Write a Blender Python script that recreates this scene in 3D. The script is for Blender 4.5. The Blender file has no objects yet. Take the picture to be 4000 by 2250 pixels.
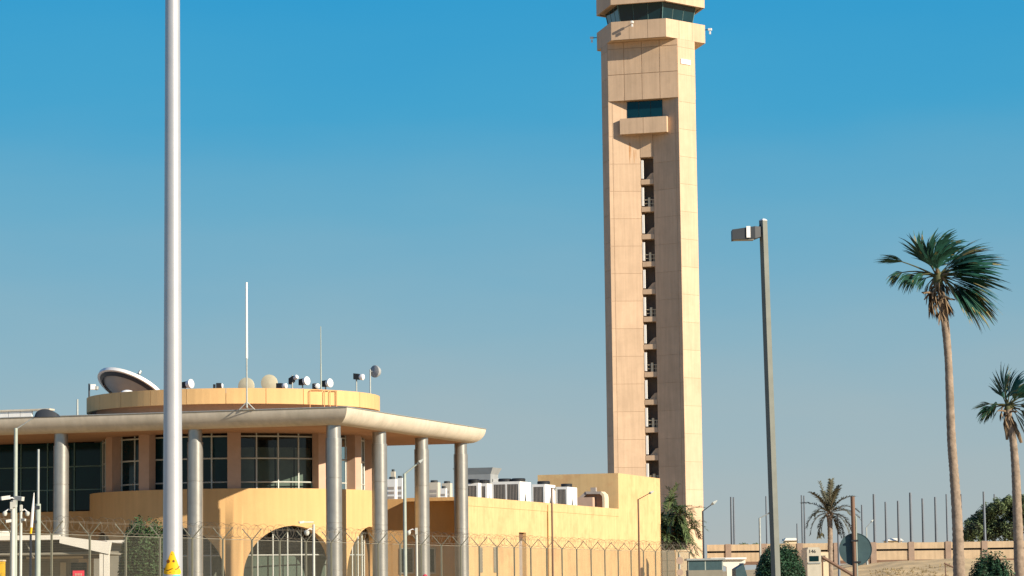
import bpy, math, random
from mathutils import Vector, Matrix
random.seed(7)
S = bpy.context.scene
COL = S.collection
R = math.radians

# ------------------------------------------------------------------ camera
FPX = 11000.0                      # focal length in photo pixels (photo 4000 x 2250)
PITCH = math.atan((2280 - 1125) / FPX)
ROLL = -0.0125
CAM = Vector((0, 0, 1.6))
MC = Matrix.Rotation(math.pi / 2 + PITCH, 3, 'X') @ Matrix.Rotation(ROLL, 3, 'Z')
cd = bpy.data.cameras.new('camera')
cam = bpy.data.objects.new('camera', cd)
COL.objects.link(cam)
cam.matrix_world = Matrix.Translation(CAM) @ MC.to_4x4()
cd.sensor_width = 36
cd.lens = 36 * FPX / 4000
cd.clip_start = 0.5
cd.clip_end = 20000
S.camera = cam

# ------------------------------------------------------------------ light
SKY_STRENGTH = 0.67
SUN_AZ, SUN_EL = 125.5, 23.0       # clockwise from +Y
w = bpy.data.worlds.new('World')
S.world = w
w.use_nodes = True
wn, wl_ = w.node_tree.nodes, w.node_tree.links
wn.clear()
sky = wn.new('ShaderNodeTexSky')
sky.sky_type = 'NISHITA'
sky.sun_disc = False
sky.sun_elevation = R(SUN_EL)
sky.sun_rotation = R(SUN_AZ)
sky.air_density = 1.0
sky.dust_density = 0.6
sky.ozone_density = 2.0
hsv = wn.new('ShaderNodeHueSaturation')
hsv.inputs['Saturation'].default_value = 1.2
hsv.inputs['Value'].default_value = 0.075
tcw = wn.new('ShaderNodeTexCoord')
sep = wn.new('ShaderNodeSeparateXYZ')
asn = wn.new('ShaderNodeMath'); asn.operation = 'ARCSINE'
mrw = wn.new('ShaderNodeMapRange'); mrw.inputs['From Min'].default_value = 0; mrw.inputs['From Max'].default_value = math.pi / 2
rmp = wn.new('ShaderNodeValToRGB')
# clear desert air: grey dust haze low down, deep azure above, the same all round
SKY = [(0.0, (.415, .450, .450)), (2.5, (.345, .440, .480)), (5.0, (.235, .415, .515)), (7.5, (.125, .380, .550)), (10.0, (.046, .340, .580)), (13.0, (.016, .300, .590)), (24.0, (.014, .200, .50)), (50.0, (.025, .13, .40)), (90.0, (.02, .10, .33))]
els = rmp.color_ramp.elements
while len(els) < len(SKY): els.new(.5)
for e_, (a_, c_) in zip(els, SKY): e_.position = a_ / 90; e_.color = (*c_, 1)
mixw = wn.new('ShaderNodeMix'); mixw.data_type = 'RGBA'; mixw.inputs[0].default_value = .92
bg = wn.new('ShaderNodeBackground')
bg.inputs['Strength'].default_value = SKY_STRENGTH
wo = wn.new('ShaderNodeOutputWorld')
wl_.new(tcw.outputs['Generated'], sep.inputs[0]); wl_.new(sep.outputs['Z'], asn.inputs[0]); nzw = wn.new('ShaderNodeTexNoise'); nzw.inputs['Scale'].default_value = 5.0; nzw.inputs['Detail'].default_value = 5
mpw = wn.new('ShaderNodeMapping'); mpw.inputs['Scale'].default_value = (1, 1, 4)
wl_.new(tcw.outputs['Generated'], mpw.inputs[0]); wl_.new(mpw.outputs[0], nzw.inputs['Vector'])
nmw = wn.new('ShaderNodeMath'); nmw.operation = 'MULTIPLY_ADD'; nmw.inputs[1].default_value = R(3.0); nmw.inputs[2].default_value = R(-1.5)
adw = wn.new('ShaderNodeMath'); adw.operation = 'ADD'
wl_.new(nzw.outputs['Fac'], nmw.inputs[0]); wl_.new(asn.outputs[0], adw.inputs[0]); wl_.new(nmw.outputs[0], adw.inputs[1])
wl_.new(adw.outputs[0], mrw.inputs['Value']); wl_.new(mrw.outputs[0], rmp.inputs[0])
wl_.new(sky.outputs[0], hsv.inputs['Color']); wl_.new(hsv.outputs[0], mixw.inputs[6]); wl_.new(rmp.outputs[0], mixw.inputs[7])
wl_.new(mixw.outputs[2], bg.inputs['Color'])
wl_.new(bg.outputs[0], wo.inputs[0])

sd = bpy.data.lights.new('sun', 'SUN')
sd.energy = 4.8
sd.angle = R(0.53)
sd.color = (1.0, 0.88, 0.70)
sun = bpy.data.objects.new('sun', sd)
COL.objects.link(sun)
sdir = Vector((math.cos(R(SUN_EL)) * math.sin(R(SUN_AZ)), math.cos(R(SUN_EL)) * math.cos(R(SUN_AZ)), math.sin(R(SUN_EL))))
sun.rotation_euler = sdir.to_track_quat('Z', 'Y').to_euler()
sun.location = (60, -40, 60)
S.view_settings.view_transform = 'Standard'
S.view_settings.look = 'None'
S.view_settings.gamma = 1
S.view_settings.use_curve_mapping = False
S.view_settings.exposure = 0.70

# ------------------------------------------------------------------ survey helpers (photo pixel -> point in the place)
def ray(x, y):
    return MC @ Vector(((x - 2000) / FPX, (1125 - y) / FPX, -1))
def at(x, y, Y):
    d = ray(x, y); return CAM + d * (Y / d.y)
def hit(x, y, P0, n):
    d = ray(x, y); return CAM + d * ((P0 - CAM).dot(n) / d.dot(n))
def ppm(D): return FPX / D

# ------------------------------------------------------------------ mesh helpers
class MB:
    def __init__(s): s.v = []; s.f = []; s.m = []; s.mi = 0
    def add(s, vs, fs):
        o = len(s.v); s.v += [tuple(a) for a in vs]
        for f in fs: s.f.append(tuple(i + o for i in f)); s.m.append(s.mi)
        return s
    def box(s, x0, x1, y0, y1, z0, z1):
        return s.add([(x0,y0,z0),(x1,y0,z0),(x1,y1,z0),(x0,y1,z0),(x0,y0,z1),(x1,y0,z1),(x1,y1,z1),(x0,y1,z1)],
              [(0,3,2,1),(4,5,6,7),(0,1,5,4),(1,2,6,5),(2,3,7,6),(3,0,4,7)])
    def obox(s, c, ax, ay, az, hx, hy, hz):
        vs = []
        for k in (-1, 1):
            for (i, j) in ((-1,-1),(1,-1),(1,1),(-1,1)): vs.append(c + ax*hx*i + ay*hy*j + az*hz*k)
        return s.add(vs, [(0,3,2,1),(4,5,6,7),(0,1,5,4),(1,2,6,5),(2,3,7,6),(3,0,4,7)])
    def path(s, pts, rad, n=8, cap=True):
        pts = [Vector(p) for p in pts]
        if not isinstance(rad, (list, tuple)): rad = [rad] * len(pts)
        o = len(s.v); ref = None
        for i, p in enumerate(pts):
            t = (pts[min(i+1, len(pts)-1)] - pts[max(i-1, 0)]).normalized()
            if ref is None:
                ref = t.orthogonal().normalized()
            ref = (ref - t * ref.dot(t)).normalized(); b = t.cross(ref)
            for k in range(n):
                a = 2*math.pi*k/n; s.v.append(tuple(p + (ref*math.cos(a) + b*math.sin(a)) * rad[i]))
        for i in range(len(pts)-1):
            for k in range(n):
                s.f.append((o+i*n+k, o+i*n+(k+1)%n, o+(i+1)*n+(k+1)%n, o+(i+1)*n+k)); s.m.append(s.mi)
        if cap:
            s.f.append(tuple(o+k for k in reversed(range(n)))); s.m.append(s.mi)
            e = o+(len(pts)-1)*n; s.f.append(tuple(e+k for k in range(n))); s.m.append(s.mi)
        return s
    def lathe(s, prof, n=24, o=(0,0,0), ax=Vector((0,0,1)), cap=True):
        ax = Vector(ax).normalized(); a = ax.orthogonal().normalized() if abs(ax.z) < .999 else Vector((1,0,0)); b = ax.cross(a); o = Vector(o)
        st = len(s.v)
        for (r, z) in prof:
            for k in range(n):
                t = 2*math.pi*k/n; s.v.append(tuple(o + ax*z + (a*math.cos(t) + b*math.sin(t))*r))
        for i in range(len(prof)-1):
            for k in range(n):
                s.f.append((st+i*n+k, st+i*n+(k+1)%n, st+(i+1)*n+(k+1)%n, st+(i+1)*n+k)); s.m.append(s.mi)
        if cap:
            if prof[0][0] > 1e-5: s.f.append(tuple(st+k for k in reversed(range(n)))); s.m.append(s.mi)
            if prof[-1][0] > 1e-5:
                e = st+(len(prof)-1)*n; s.f.append(tuple(e+k for k in range(n))); s.m.append(s.mi)
        return s
    def prism(s, poly, z0, z1):
        n = len(poly)
        vs = [(p[0], p[1], z0) for p in poly] + [(p[0], p[1], z1) for p in poly]
        fs = [tuple(reversed(range(n))), tuple(range(n, 2*n))] + [(k, (k+1)%n, n+(k+1)%n, n+k) for k in range(n)]
        return s.add(vs, fs)
    def frus(s, p0, z0, p1, z1):
        n = len(p0)
        vs = [(p[0], p[1], z0) for p in p0] + [(p[0], p[1], z1) for p in p1]
        fs = [tuple(reversed(range(n))), tuple(range(n, 2*n))] + [(k, (k+1)%n, n+(k+1)%n, n+k) for k in range(n)]
        return s.add(vs, fs)
    def mesh(s, name, mats, smooth=False):
        me = bpy.data.meshes.new(name); me.from_pydata(s.v, [], s.f); me.update()
        if not isinstance(mats, (list, tuple)): mats = [mats]
        for m in mats: me.materials.append(m)
        if len(mats) > 1: me.polygons.foreach_set('material_index', s.m)
        if smooth:
            me.polygons.foreach_set('use_smooth', [True]*len(me.polygons))
            try: me.set_sharp_from_angle(angle=R(40))
            except Exception: pass
        return me
    def build(s, name, mats, parent=None, smooth=False, loc=None, rz=0):
        return link(name, s.mesh(name, mats, smooth), parent, loc, rz)

def link(name, me, parent=None, loc=None, rz=0):
    o = bpy.data.objects.new(name, me); COL.objects.link(o)
    if parent is not None: o.parent = parent
    if loc is not None: o.location = loc
    if rz: o.rotation_euler = (0, 0, rz)
    return o
def tag(o, label=None, cat=None, group=None, kind=None):
    for k, v in (('label', label), ('category', cat), ('group', group), ('kind', kind)):
        if v: o[k] = v
    return o
def thing(name, label, cat, loc=(0,0,0), rz=0, group=None):
    o = bpy.data.objects.new(name, None); COL.objects.link(o); o.location = loc; o.rotation_euler = (0,0,rz)
    o.empty_display_size = .3
    return tag(o, label, cat, group)
def kids(o): return [c for c in bpy.data.objects if c.parent == o]
def copy_tree(o, parent=None):
    c = o.copy(); COL.objects.link(c)
    if parent: c.parent = parent
    for ch in kids(o): copy_tree(ch, c)
    return c

# ------------------------------------------------------------------ materials
def mat(name, col, rough=.8, metal=0., var=.12, scale=1.5, streak=0., bump=.0, bscale=40., spec=.3, dirt=None, dirt_amt=0., dscale=.5, orand=0.):
    m = bpy.data.materials.new(name); m.use_nodes = True
    N, L = m.node_tree.nodes, m.node_tree.links
    b = N['Principled BSDF']; b.inputs['Roughness'].default_value = rough; b.inputs['Metallic'].default_value = metal
    b.inputs['Specular IOR Level'].default_value = spec
    tc = N.new('ShaderNodeTexCoord')
    n1 = N.new('ShaderNodeTexNoise'); n1.inputs['Scale'].default_value = scale; n1.inputs['Detail'].default_value = 6; n1.inputs['Roughness'].default_value = .65
    L.new(tc.outputs['Object'], n1.inputs['Vector'])
    mr = N.new('ShaderNodeMapRange'); mr.inputs['From Min'].default_value = .3; mr.inputs['From Max'].default_value = .7
    mr.inputs['To Min'].default_value = 1-var; mr.inputs['To Max'].default_value = 1+var
    L.new(n1.outputs['Fac'], mr.inputs['Value'])
    val = mr.outputs[0]
    if streak:
        mp = N.new('ShaderNodeMapping'); mp.inputs['Scale'].default_value = (2.2, 2.2, .12)
        L.new(tc.outputs['Object'], mp.inputs['Vector'])
        n2 = N.new('ShaderNodeTexNoise'); n2.inputs['Scale'].default_value = 1.6; n2.inputs['Detail'].default_value = 5
        L.new(mp.outputs[0], n2.inputs['Vector'])
        m2 = N.new('ShaderNodeMapRange'); m2.inputs['From Min'].default_value = .35; m2.inputs['From Max'].default_value = .65
        m2.inputs['To Min'].default_value = 1-streak; m2.inputs['To Max'].default_value = 1.0
        L.new(n2.outputs['Fac'], m2.inputs['Value'])
        mu = N.new('ShaderNodeMath'); mu.operation = 'MULTIPLY'; L.new(val, mu.inputs[0]); L.new(m2.outputs[0], mu.inputs[1]); val = mu.outputs[0]
    if orand:
        oi = N.new('ShaderNodeObjectInfo'); m4 = N.new('ShaderNodeMapRange'); m4.inputs['To Min'].default_value = 1-orand; m4.inputs['To Max'].default_value = 1+orand
        L.new(oi.outputs['Random'], m4.inputs['Value'])
        mu = N.new('ShaderNodeMath'); mu.operation = 'MULTIPLY'; L.new(val, mu.inputs[0]); L.new(m4.outputs[0], mu.inputs[1]); val = mu.outputs[0]
    vm = N.new('ShaderNodeVectorMath'); vm.operation = 'SCALE'; vm.inputs[0].default_value = col
    L.new(val, vm.inputs['Scale'])
    out = vm.outputs[0]
    if dirt:
        n3 = N.new('ShaderNodeTexNoise'); n3.inputs['Scale'].default_value = dscale; n3.inputs['Detail'].default_value = 8; n3.inputs['Roughness'].default_value = .7
        L.new(tc.outputs['Object'], n3.inputs['Vector'])
        m3 = N.new('ShaderNodeMapRange'); m3.inputs['From Min'].default_value = .48; m3.inputs['From Max'].default_value = .7; m3.inputs['To Max'].default_value = dirt_amt
        L.new(n3.outputs['Fac'], m3.inputs['Value'])
        mx = N.new('ShaderNodeMix'); mx.data_type = 'RGBA'; mx.inputs['B'].default_value = (*dirt, 1)
        mx.inputs[6].default_value = (1,1,1,1); mx.inputs[7].default_value = (*dirt, 1)
        L.new(m3.outputs[0], mx.inputs[0]); L.new(out, mx.inputs[6]); out = mx.outputs[2]
    L.new(out, b.inputs['Base Color'])
    if bump:
        nb = N.new('ShaderNodeTexNoise'); nb.inputs['Scale'].default_value = bscale; nb.inputs['Detail'].default_value = 4
        L.new(tc.outputs['Object'], nb.inputs['Vector'])
        bp = N.new('ShaderNodeBump'); bp.inputs['Strength'].default_value = bump; bp.inputs['Distance'].default_value = .02
        L.new(nb.outputs['Fac'], bp.inputs['Height']); L.new(bp.outputs[0], b.inputs['Normal'])
    return m

M_TOWER = mat('tower_precast', (.60, .43, .29), .85, var=.06, scale=.6, streak=.11, bump=.15, bscale=12, orand=.055, dirt=(.36,.26,.17), dirt_amt=.30, dscale=.22)
M_TJOINT = mat('tower_joint', (.50, .355, .235), .9, var=.05)
M_TDARK = mat('tower_inside', (.16, .13, .11), .9)
M_STUCCO = mat('yellow_stucco', (.64, .400, .178), .9, var=.07, scale=.7, streak=.09, bump=.3, bscale=14, orand=.03, dirt=(.44,.25,.12), dirt_amt=.35, dscale=.35)
M_WING = mat('pale_yellow_stucco', (.65, .445, .215), .9, var=.07, scale=.6, streak=.10, bump=.3, bscale=14, dirt=(.52,.26,.12), dirt_amt=.55, dscale=.9)
M_CANOPY = mat('canopy_cladding', (.62, .55, .44), .65, var=.07, scale=.8, streak=.10, dirt=(.36,.33,.24), dirt_amt=.4, dscale=.9)
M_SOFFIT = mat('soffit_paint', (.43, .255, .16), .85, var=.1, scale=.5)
M_PIER = mat('pier_plaster', (.50, .34, .25), .85, var=.08)
M_STEEL = mat('column_cladding', (.40, .39, .36), .36, metal=.65, var=.14, scale=1.2, streak=.22, spec=.5, bump=.08, bscale=6)
M_GLASSD = mat('dark_tinted_glass', (.002, .020, .024), .06, var=.3, scale=.6, spec=.22)
M_GLASST = mat('tower_glass', (.004, .030, .042), .08, var=.25, scale=.35, spec=.4)
M_ALU = mat('aluminium_frame', (.50, .52, .48), .45, metal=.2, var=.05)
M_ALUD = mat('dark_frame', (.10, .19, .19), .5, var=.05)
M_WHITE = mat('white_paint', (.80, .78, .74), .45, var=.05, scale=2)
M_MAST = mat('mast_paint', (.48, .485, .50), .40, metal=.4, var=.05, scale=3, streak=.05, spec=.5, bump=.05, bscale=60)
M_GALV = mat('galvanised_steel', (.36, .38, .36), .5, metal=.4, var=.12, scale=6)
M_GREENPOLE = mat('grey_green_paint', (.34, .38, .33), .5, var=.1, scale=4)
M_DARKPOLE = mat('dark_grey_paint', (.035, .04, .048), .5, var=.1, scale=4)
M_BROWNPOLE = mat('brown_paint', (.17, .10, .065), .6, var=.1)
M_LAMPPOLE = mat('weathered_lamp_paint', (.155, .165, .145), .5, var=.1, scale=5, metal=.1)
M_BLACK = mat('black_metal', (.02, .022, .025), .5)
M_GRILLE = mat('grille_dark', (.045, .05, .05), .6, var=.1)
M_MESH = mat('fence_wire', (.24, .22, .165), .6, metal=.1, var=.1)
M_POST = mat('fence_post', (.17, .165, .12), .6, var=.15)
M_RAZOR = mat('razor_wire', (.17, .145, .11), .6, metal=.3)
M_PALE = mat('pale_dish_paint', (.52, .48, .34), .7, var=.1)
M_DISH = mat('dish_grey', (.30, .31, .31), .6, var=.08)
M_ORANGE = mat('orange_pipe', (.62, .30, .12), .6)
M_YELLOW = mat('sign_yellow', (.80, .46, .01), .5, var=.06, scale=20)
M_MARK = mat('sign_brown_ink', (.16, .06, .01), .6)
M_TEAL = mat('teal_sticker', (.08, .62, .58), .4)
M_RED = mat('red_sign', (.62, .06, .08), .5)
M_SIGNBACK = mat('sign_back_grey', (.045, .085, .095), .55, var=.15, scale=4)
M_WALL = mat('precast_wall', (.50, .38, .25), .9, var=.12, scale=.6, streak=.15)
M_WALLD = mat('wall_pilaster', (.30, .22, .17), .9, var=.15, scale=1)
M_WPOLE = mat('weathered_grey_pole', (.155, .185, .225), .6, var=.08)
M_TRUNK = mat('palm_trunk', (.26, .20, .15), .95, var=.35, scale=5, bump=.6, bscale=10)
M_DEAD = mat('dead_frond', (.20, .14, .085), .9, var=.35, scale=4)
M_FAN = mat('fan_leaf', (.016, .072, .050), .5, var=.4, scale=1.5)
M_PETIOLE = mat('leaf_stalk', (.07, .075, .03), .7, var=.3)
M_FANDRY = mat('fan_leaf_tip', (.17, .15, .055), .65, var=.3, scale=2)
M_FEATHER = mat('feather_leaf', (.085, .085, .055), .65, var=.3, scale=1)
M_LEAFP = mat('green_feather_leaf', (.085, .125, .045), .6, var=.3, scale=1)
M_TREE = mat('tree_leaf', (.098, .135, .058), .65, var=.5, scale=.45)
M_BUSH = mat('clipped_leaf', (.055, .098, .036), .6, var=.6, scale=1.4)
M_BUSHR = mat('deep_green_leaf', (.026, .072, .034), .6, var=.5, scale=1.4)
M_TWIG = mat('twig_core', (.018, .020, .010), .95, var=.3)
M_CARPORT = mat('carport_paint', (.78, .73, .62), .6, var=.06)
M_TRUCK = mat('dusty_cream_paint', (.50, .46, .37), .6, var=.12, scale=2)
M_SHADE = mat('grey_render', (.25, .23, .18), .9, var=.15, scale=.8)
M_CREAM = mat('cream_render', (.66, .55, .38), .85, var=.1)
M_DUCT = mat('duct_foil', (.36, .31, .27), .6, var=.1)

def glass_mat():
    m = bpy.data.materials.new('clear_grey_glass'); m.use_nodes = True
    N, L = m.node_tree.nodes, m.node_tree.links; N.clear()
    o = N.new('ShaderNodeOutputMaterial'); t = N.new('ShaderNodeBsdfTransparent'); g = N.new('ShaderNodeBsdfGlossy'); mx = N.new('ShaderNodeMixShader'); fr = N.new('ShaderNodeFresnel')
    t.inputs[0].default_value = (.50, .60, .58, 1); g.inputs['Roughness'].default_value = .03; fr.inputs[0].default_value = 1.5
    L.new(fr.outputs[0], mx.inputs[0]); L.new(t.outputs[0], mx.inputs[1]); L.new(g.outputs[0], mx.inputs[2]); L.new(mx.outputs[0], o.inputs[0])
    return m
M_GLASS = glass_mat()
M_BLIND = mat('window_blind', (.36, .345, .30), .9, var=.12, scale=1.2)
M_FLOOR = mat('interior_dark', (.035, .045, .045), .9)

# ================================================================== GROUND
def gz(x, y):
    # flat by the fence, rising to a sandy bank at the right rear
    t = min(1, max(0, (y - 270) / 75)); s = t*t*(3-2*t)
    q = min(1, max(0, (x - 20) / 25))
    z = 3.7 * s * q
    z += s*q*(.25*math.sin(x*.31+y*.05) + .18*math.sin(x*.83+1.3) * math.sin(y*.21)) * (1 if y < 344 else 0)
    return z
def axis(lo, hi, fine0, fine1, step):
    a = []; v = fine0
    while v <= fine1: a.append(v); v += step
    d = step; v = fine0
    while v > lo: d *= 1.6; v -= d; a.insert(0, max(v, lo))
    d = step; v = fine1
    while v < hi: d *= 1.6; v += d; a.append(min(v, hi))
    return a
xs = axis(-9000, 9000, 10, 90, 1.6); ys = axis(-3000, 14000, 262, 400, 2.0)
g = MB()
g.v = [(x, y, gz(x, y)) for y in ys for x in xs]
nx = len(xs)
g.f = [(j*nx+i, j*nx+i+1, (j+1)*nx+i+1, (j+1)*nx+i) for j in range(len(ys)-1) for i in range(nx-1)]
g.m = [0]*len(g.f)
M_SAND = mat('sandy_ground', (.62, .445, .225), .95, var=.22, scale=.25, bump=.5, bscale=2., dirt=(.28,.22,.13), dirt_amt=.7, dscale=.12)
# bright sand on the bank, darkened elsewhere to cut light bounced off unseen ground
_N, _L = M_SAND.node_tree.nodes, M_SAND.node_tree.links
_b = _N['Principled BSDF']; _src = _b.inputs['Base Color'].links[0].from_socket
_tc = _N.new('ShaderNodeTexCoord'); _sp = _N.new('ShaderNodeSeparateXYZ'); _L.new(_tc.outputs['Object'], _sp.inputs[0])
_m1 = _N.new('ShaderNodeMapRange'); _m1.inputs['From Min'].default_value = 245; _m1.inputs['From Max'].default_value = 270; _L.new(_sp.outputs['Y'], _m1.inputs['Value'])
_m2 = _N.new('ShaderNodeMapRange'); _m2.inputs['From Min'].default_value = 16; _m2.inputs['From Max'].default_value = 26; _L.new(_sp.outputs['X'], _m2.inputs['Value'])
_mm = _N.new('ShaderNodeMath'); _mm.operation = 'MULTIPLY'; _L.new(_m1.outputs[0], _mm.inputs[0]); _L.new(_m2.outputs[0], _mm.inputs[1])
_vm = _N.new('ShaderNodeVectorMath'); _vm.operation = 'MULTIPLY'; _vm.inputs[1].default_value = (.72, .70, .70); _L.new(_src, _vm.inputs[0])
_mx = _N.new('ShaderNodeMix'); _mx.data_type = 'RGBA'; _L.new(_mm.outputs[0], _mx.inputs[0]); _L.new(_vm.outputs[0], _mx.inputs[6]); _L.new(_src, _mx.inputs[7])
_L.new(_mx.outputs[2], _b.inputs['Base Color'])
tag(g.build('ground', M_SAND, smooth=True), 'sandy ground rising to a low bank below the concrete wall', 'ground', kind='structure')

# ================================================================== BUILDING FRAME
AZ = R(17.2)
RV = Vector((math.cos(AZ), -math.sin(AZ), 0)); UV = Vector((math.sin(AZ), math.cos(AZ), 0))
C0 = at(1355, 1590, 149); C0.z = 0
BR = -AZ
def loc(P):
    d = P - C0; return Vector((d.dot(RV), d.dot(UV), P.z))
def wld(i, j, z): return Vector((C0.x, C0.y, 0)) + RV*i + UV*j + Vector((0,0,z))
def hit_i(x, y, i): return loc(hit(x, y, wld(i,0,0), RV))
def hit_j(x, y, j): return loc(hit(x, y, wld(0,j,0), UV))

# ================================================================== CONTROL TOWER
TR = BR
zt = lambda y, D=337: at(2545, y, D).z
# place so that the front right corner of the gallery sits where the photo has it
P1 = at(2602, 143, 336)
VR = Vector((3.45, -5.976, 0))
TC = P1 - (RV*VR.x + UV*VR.y); TC.z = 0
tower = thing('control_tower', 'tall pinkish concrete control tower with a dark glass cab and recessed stair slot', 'control tower', TC, TR)
ZG0, ZG1 = zt(143, 336), zt(71, 336)     # gallery parapet
ZF0 = zt(4, 336)                          # underside of the cab fascia
ZI0 = zt(385, 338)                        # underside of the upper infill
def rot2(p, a): return (p[0]*math.cos(a)-p[1]*math.sin(a), p[0]*math.sin(a)+p[1]*math.cos(a))
HEX = lambda s: [rot2((s, 0), R(60*k)) for k in range(6)]
# plan: three arms, front notch towards -y
A1 = (4.416, -4.303); A2 = (5.936, -1.669)
NB = (.8, -2.99)
base = [(-.8, -2.99), (.8, -2.99), A1, A2]
poly = []
for k in range(3):
    sec = [rot2(p, R(120*k)) for p in base]
    if k == 0: sec = [(-.8,-2.99), (-.8,-1.3), (.8,-1.3), (.8,-2.99)] + sec[2:]
    poly += sec
def shrink(pl, d=.035):
    # inset every edge by d (polygon runs counter-clockwise)
    n = len(pl); out = []
    for k in range(n):
        p0, p1, p2 = Vector(pl[k-1]), Vector(pl[k]), Vector(pl[(k+1)%n])
        e1 = (p1-p0).normalized(); e2 = (p2-p1).normalized()
        n1 = Vector((-e1.y, e1.x)); n2 = Vector((-e2.y, e2.x))
        b = n1+n2; b /= max(.2, b.dot(n1)); out.append(tuple(p1 + b*d))
    return out
core = shrink(poly)
MB().prism(core, 0, ZG0 + .2).build('shaft_core', M_TJOINT, tower)
def panel(p0, p1, z0, z1, name='precast_panel', th=.08, gap=.02, m=M_TOWER, par=tower, inset=0):
    # flat panel on the wall line p0->p1 (outside is to the right of p0->p1 for ccw plans)
    p0, p1 = Vector(p0), Vector(p1); d = (p1-p0).normalized(); nrm = Vector((d.y, -d.x))
    a, b_ = p0 + d*gap, p1 - d*gap
    q = [a - nrm*th, b_ - nrm*th, b_, a]
    b = MB(); b.prism([tuple(x) for x in q][::1], z0+gap, z1-gap)
    return b.build(name, m, par)
ST = 3.36
zs = []; z = zt(523, 338)
# joint heights of the notch panels
while z > -.5: zs.append(z); z -= ST
zs = [zz for zz in zs if zz > 0] + [0]
# notch panels (front notch only carries joints the photo shows; the two others the same way)
for k in range(3):
    L0, L1, R0, R1 = [rot2(p, R(120*k)) for p in ((-4.416,-4.303), (-.8,-2.99), (.8,-2.99), (4.416,-4.303))]
    tops = [ZI0] + zs
    for a in range(len(tops)-1):
        if tops[a]-tops[a+1] < .3: continue
        Lm = Vector(L0).lerp(Vector(L1), .13); Rm = Vector(R0).lerp(Vector(R1), .87)
        panel(L0, Lm, tops[a+1], tops[a], gap=.018); panel(Lm, L1, tops[a+1], tops[a])
        panel(R0, Rm, tops[a+1], tops[a]); panel(Rm, R1, tops[a+1], tops[a], gap=.018)
    # arm end piers
    B1, B2 = rot2(A1, R(120*k)), rot2(A2, R(120*k))
    zz = ZG0 - 1.0; pt = [ZG0]
    while zz > 0: pt.append(zz); zz -= ST
    pt.append(0)
    for a in range(len(pt)-1):
        if pt[a]-pt[a+1] > .3: panel(B1, B2, pt[a+1], pt[a], name='pier_panel')
    # upper infill box between the piers, four panels wide and three high
    F0, F1 = Vector(rot2((-4.40,-4.28), R(120*k))), Vector(rot2((4.40,-4.28), R(120*k)))
    I0, I1 = Vector(rot2((-1.5,-3.0), R(120*k))), Vector(rot2((1.5,-3.0), R(120*k)))
    fb = MB(); fb.prism([tuple(F0.lerp(F1,.006) - (F1-F0).normalized().orthogonal()*0), tuple(F1.lerp(F0,.006)), tuple(I1), tuple(I0)], ZI0, ZG0 + .1); fb.build('infill_core', M_TJOINT, tower)
    dn = (F1-F0).normalized(); nn = Vector((dn.y, -dn.x))
    zmid = zt(282, 338); ztop = zt(150, 338)
    for c in range(4):
        f = (0, .235, .49, .745, 1)
        for (za, zb) in ((ZI0, zmid), (zmid, zmid+3.2), (zmid+3.2, ZG0+.0)):
            panel(F0.lerp(F1, f[c]) + nn*.06, F0.lerp(F1, f[c+1]) + nn*.06, za, zb, name='infill_panel', th=.09, gap=.035)
# gallery parapet: six faces of panels on a hexagonal deck
hx = HEX(6.9)
MB().prism(HEX(6.78), ZG0, ZG0+.35).build('gallery_deck', M_TOWER, tower)
for k in range(6):
    p0, p1 = Vector(hx[k]), Vector(hx[(k+1)%6])
    f = (0, .33, .665, 1)
    for c in range(3):
        panel(p0.lerp(p1, f[c]), p0.lerp(p1, f[c+1]), ZG0-.02, ZG1, name='parapet_panel', th=.3, gap=.014 if k != 4 else .02)
MB().prism(HEX(6.62), ZG0+.3, ZG1-.35).build('parapet_backing', M_TJOINT, tower)
# glazed cab, leaning outwards, each face three panes
hb, ht = HEX(5.15), HEX(5.75)
ZCB, ZCT = ZG1-.4, ZF0+.3
MB().frus(HEX(5.06), ZCB, HEX(5.66), ZCT).build('cab_lining', M_TDARK, tower)
for k in range(6):
    a0, a1, b0, b1 = Vector((*hb[k], ZCB)), Vector((*hb[(k+1)%6], ZCB)), Vector((*ht[k], ZCT)), Vector((*ht[(k+1)%6], ZCT))
    nrm = (a1-a0).cross(b0-a0).normalized()
    for c in range(3):
        lo, hi = c/3+.012, (c+1)/3-.012
        q = [a0.lerp(a1, lo), a0.lerp(a1, hi), b0.lerp(b1, hi), b0.lerp(b1, lo)]
        MB().add(q + [p - nrm*.03 for p in q], [(0,1,2,3),(7,6,5,4),(0,4,5,1),(1,5,6,2),(2,6,7,3),(3,7,4,0)]).build('cab_pane', M_GLASST, tower)
    MB().path([a0, b0], .07, 6).build('cab_corner_post', M_ALUD, tower)
    for c in (1, 2): MB().path([a0.lerp(a1, c/3), b0.lerp(b1, c/3)], .035, 5).build('cab_mullion', M_ALUD, tower)
for k in range(6):
    p0, p1 = Vector(HEX(6.9)[k]), Vector(HEX(6.9)[(k+1)%6])
    for c in range(2): panel(p0.lerp(p1, c/2), p0.lerp(p1, (c+1)/2), ZF0, ZF0+2.6, name='fascia_panel', th=.3, gap=.012)
MB().prism(HEX(6.62), ZF0+.15, ZF0+2.4).build('cab_roof', M_TJOINT, tower)
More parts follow.
